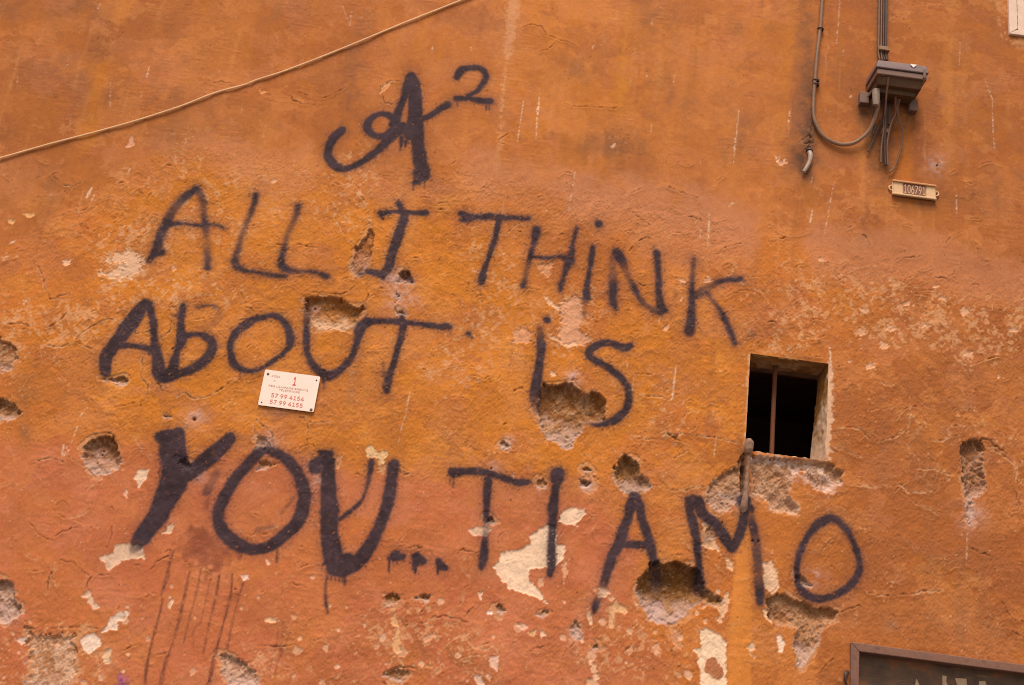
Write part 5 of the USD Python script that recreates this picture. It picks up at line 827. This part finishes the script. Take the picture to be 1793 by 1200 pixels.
for (u, v) in ((1509.5, 177), (1595, 190)):
    p = wall_at(u, v); s = 1 if u < 1550 else -1
    part('bracket', cat(rbox((p[0] - .019, -.034, p[2] - .030), (p[0] + .021, .004, p[2] + .028), .004), hull([(p[0] + s * .01, -.01, p[2]), (p[0] + s * .01, -.026, p[2]), (p[0] + s * .034, -.012, ZB - .05), (p[0] + s * .034, -.05, ZB - .05)], .006)), 'box_rim', box)
ge = P(1534, 168, .085)
part('gland', tube([ge + (0, 0, .03), ge, ge + (.001, .002, -.03), ge + (0, .004, -.045)], [.0165, .0165, .0145, .012], 14), 'pipe_pale', box)
part('neck', tube([(x0 + .045, -.022, ZB + .02), (x0 + .045, -.02, ZB + .055)], [.022, .016], 14), 'box_grey', box)
# wires above and below the box
Z4 = lambda *p: [(1343 + x / 3.984, y / 3.984) for x, y in p]
for i, (xt, xb2, rr, mt) in enumerate(((783, 778, .0052, 'cable_brown'), (800, 797, .0042, 'cable_brown'), (816, 812, .005, 'cable_dark'), (832, 829, .0056, 'cable_dark'))):
    a = [(u, v) for u, v in Z4((xt + 6, -160), (xt, 0), (xt - 2, 180), (xb2, 360), (xb2 + 8, 420))]
    nth = ('leftmost', 'second from the left', 'third from the left', 'rightmost')[i]
    part('riser_cable', tube([P(u, v, .014 + .004 * (i % 2)) for u, v in a], rr, 8), mt, label=f'{nth} of the four cables that run up from the junction box', category='cable', group='cables running up from the junction box')
p = wall_at(1343 + 802 / 3.984, 362 / 3.984)
part('cable_clamp', cat(rbox((p[0] - .022, -.03, p[2] - .009), (p[0] + .022, .004, p[2] + .011), .003), rbox((p[0] + .008, -.036, p[2] - .014), (p[0] + .026, .0, p[2] - .008), .002, 1)), 'clamp_tan', label='tan clamp that holds the four cables above the junction box', category='clamp')
Z2 = lambda *p: [(1480 + x / 9.231, 180 + y / 9.231) for x, y in p]
hang = [(Z2((600, -120), (615, 0), (622, 180), (590, 290), (540, 400), (460, 580), (366, 790)), .004, 'cable_dark', 'dark wire below the junction box whose end points down to the left'),
        (Z2((700, -415), (665, -120), (650, 60), (632, 250), (622, 450), (602, 560), (582, 760), (575, 970)), .0045, 'cable_brown', 'brown wire below the junction box that runs down the left of the clamp'),
        (Z2((855, -70), (830, 60), (800, 210), (760, 290), (712, 450), (680, 650), (680, 800), (692, 1022)), .004, 'cable_brown', 'brown wire below the junction box that bends inwards right of the clamp'),
        (Z2((830, -70), (845, 120), (850, 250), (900, 370), (930, 480), (930, 620), (890, 780), (830, 960), (780, 1070), (712, 1122)), .0042, 'cable_brown', 'brown wire below the junction box that bows out furthest to the right'),
        (Z2((655, -60), (650, 200), (645, 450), (640, 700), (655, 1010)), .0062, 'cable_dark', 'thick dark wire that hangs straight down behind the clamp'),
        (Z2((440, -60), (455, 200), (470, 380), (445, 520)), .0052, 'cable_dark', 'short dark wire below the left bracket of the junction box')]
for j, (p_, rr, mt, lb) in enumerate(hang):
    n = len(p_); offs = np.interp(np.arange(n) / (n - 1), [0, .25, 1], [.055, .03 + .006 * (j % 3), .014 + .006 * (j % 3)])
    if j == 1: offs[:3] = (.145, .10, .06)
    part('hanging_wire', tube([P(u, v, o) for (u, v), o in zip(p_, offs)], rr, 8), mt, label=lb, category='wire', group='loose wires below the junction box')
for qd in (((812, -100), (806, 60), (820, 200)), ((880, -60), (862, 40), (838, 200))):
    part('hanging_wire', tube([P(u, v, o) for (u, v), o in zip(Z2(*qd), (.07, .05, .034))], .0046, 8), 'rusty_bar', label='short red-brown wire between the box and the loose ends, ' + ('left' if qd[0][0] < 850 else 'right') + ' one of two', category='wire', group='loose wires below the junction box')
p = wall_at(*Z2((628, 495))[0])
part('cable_clamp', cat(rbox((p[0] - .016, -.024, p[2] - .010), (p[0] - .003, .004, p[2] + .012), .003), rbox((p[0] + .001, -.026, p[2] - .010), (p[0] + .017, .004, p[2] + .010), .003)), 'clamp_tan', label='small tan clamp that holds the hanging wires below the junction box', category='clamp')
p = wall_at(*Z2((720, 130))[0])
part('strap_plate', rbox((p[0] - .008, -.008, p[2] - .075), (p[0] + .008, .002, p[2] + .06), .002), 'box_rim', box)

# number plate 106791
TL, BRp = wall_at(1560.3, 317.5), wall_at(1637.4, 352.8)
x0, x1, zt, zb_ = TL[0] + .002, BRp[0], 4.316, 4.250
plate = group_prim('number_plate', loc=((x0 + x1) / 2, 0, zb_), label='small cream number plate below the junction box', category='number plate')
part('back', rbox((x0, -.010, zb_), (x1, -.002, zt), .002, 1), 'plate_cream', plate)
part('top_lip', rbox((x0, -.020, zt - .006), (x1, -.004, zt + .003), .003), 'plate_lip', plate)
part('bottom_lip', rbox((x0, -.019, zb_ - .003), (x1, -.004, zb_ + .006), .003), 'plate_cream', plate)
for sgn, xe in ((-1, x0), (1, x1)):
    a = np.linspace(-math.pi / 2, math.pi / 2, 9); zc_ = (zt + zb_) / 2
    part('ear', tube([(xe + sgn * .013 * math.cos(t), -.006, zc_ + .011 * math.sin(t)) for t in a], .0032, 8, 3), 'plate_cream', plate)
part('side_panel', rbox((x0 + .004, -.0125, zb_ + .006), (x0 + .044, -.009, zt - .006), .001, 1), 'plate_cream', plate); part('side_panel', rbox((x1 - .042, -.0125, zb_ + .006), (x1 - .004, -.009, zt - .006), .001, 1), 'plate_cream', plate)
ta, tb = x0 + .048, x1 - .046
part('digit_panel', rbox((ta, -.0125, zb_ + .007), (tb, -.0085, zt - .007), .001, 1), 'digit_back', plate)
def facing(mesh, x, y, z, sx=1.0, sz=1.0):
    mesh = mesh.copy(); mesh.apply_transform([[sx, 0, 0, x], [0, 0, -1, y], [0, sz, 0, z], [0, 0, 0, 1]]); return mesh
cw = (tb - ta) / 6
for i, ch in enumerate('106791'):
    t = meshkit.text_mesh(ch, .041, .002); wd = np.ptp(t.vertices[:, 0]); t.apply_translation([-t.bounds[0][0], 0, 0]); sx = min(.80 * cw / wd, 1.0)
    if ch == '1': sx = .55 * cw / wd
    part('digit', facing(t, ta + cw * i + (cw - wd * sx) / 2, -.0122, zb_ + .0125, sx), 'plate_cream', plate, smooth=False, label=f'digit {ch}')

# enamel sign with telephone numbers
sx0, sx1, sz0, sz1 = -.9612, -.7395, 2.9365, 3.0862
sign = group_prim('phone_sign', loc=((sx0 + sx1) / 2, 0, sz0), label='white enamel sign with red telephone numbers', category='sign')
from shapely.geometry import box as sbox, Point
def on_face(shape, d, y):
    s = trimesh.creation.extrude_polygon(shape, d, engine='earcut'); s.apply_transform([[1, 0, 0, 0], [0, 0, -1, y], [0, 1, 0, 0], [0, 0, 0, 1]]); return s
YS = -.0105
pl = sbox(sx0 + .006, sz0 + .006, sx1 - .006, sz1 - .006).buffer(.006, 6)
part('enamel_plate', on_face(pl, .0025, YS + .0025), 'sign_white', sign, smooth=False)
SW, SH = sx1 - sx0, sz1 - sz0
def on_sign(a, b):
    """A point of the enlarged photograph of the sign -> wall x, z."""
    p = wall_at(445 + a / 13.33, 640 + b / 13.33, YS); return p[0], p[2]
def words(txt, a, b, height, wide, mat, bold=False, lab=None):
    x, z = on_sign(a, b); t = meshkit.text_mesh(txt, height, .0008, bold); t.apply_translation([-t.bounds[0][0], 0, 0]); k = wide / np.ptp(t.vertices[:, 0])
    part('lettering', facing(t, x, YS, z, k), mat, sign, smooth=False, label=lab or f'red lettering {txt}')
words('ACEA', 402, 262, .0072, .036, 'sign_faded'); words('N.', 455, 370, .0062, .008, 'sign_faded'); words('1', 895, 462, .034, .0125, 'sign_red', True)
words('PER LAMPADE SPENTE', 335, 487, .0070, .158, 'sign_faded'); words('TELEFONARE', 575, 585, .0070, .083, 'sign_faded')
words('57 99 4154', 392, 738, .0165, .130, 'sign_red'); words('57 99 4155', 360, 888, .0165, .130, 'sign_red')
for a, b, r_ in ((1335, 1040, .0105), (325, 205, .0078)):
    x, z = on_sign(a, b); an = np.arange(14) / 14 * 6.283; rr = r_ * (.75 + .45 * nr.random(14))
    part('rust_stain', on_face(Polygon(np.stack([x + .5 * rr * np.cos(an) , z + .7 * rr * np.sin(an) - .002], 1)).buffer(0), .0003, YS), 'rust_stain', sign, smooth=False)
for a, b, r_, mt in ((325, 200, .0052, 'screw_brown'), (1455, 350, .0032, 'black_gap'), (175, 862, .0028, 'black_gap'), (1330, 1035, .006, 'screw_brown')):
    x, z = on_sign(a, b); big = r_ > .004
    c = trimesh.creation.icosphere(2, r_) if big else trimesh.creation.cylinder(r_, .0012)
    if big: c.apply_scale([1, .5, 1])
    else: c.apply_transform(trimesh.transformations.rotation_matrix(math.pi / 2, [1, 0, 0]))
    c.apply_translation([x, YS, z]); part('screw', c, mt, sign, smooth=True)

# crusted pipe stub at the window's lower left corner, hook by the doorway
st = group_prim('pipe_stub', label='plaster-crusted pipe stub with a knob at the window corner', category='pipe')
cr = lambda m_, s_, a_: trimesh.Trimesh(m_.vertices + m_.vertex_normals * ((meshkit.fbm(m_.vertices * s_, 3) - .5) * 2 * a_)[:, None], m_.faces, process=False)
part('shaft', cr(tube([P(1311, 790, .022), P(1310, 815, .026), P(1308, 840, .026), P(1306, 862, .020), P(1303, 884, .008), P(1301, 896, -.02)], [.0075, .0080, .0090, .0105, .014, .02], 14, 10), 60, .0030), 'pipe_crust', st)
part('knob', cr(tube([P(1311, 793, .022), P(1311, 786, .024), P(1312, 776, .026), P(1311, 769, .024)], [.0145, .0180, .0175, .0095], 16, 8), 70, .0024), 'pipe_crust', st)
part('wall_hook', tube([P(1483, 1177, -.004), P(1481, 1180, .016), P(1480, 1186, .02), P(1480, 1192, .018), P(1482, 1198, .012), P(1484, 1204, .008)], [.008, .0085, .006, .0045, .004, .0035], 10), 'cable_dark', label='small black hook beside the grey doorway frame', category='hook')

# ------------------------------------------------------------------ the street in front
g = trimesh.creation.box(bounds=[(-120, -120, -.2), (120, .3, 0)])
part('street', g, 'street_stone', smooth=False, kind='structure')
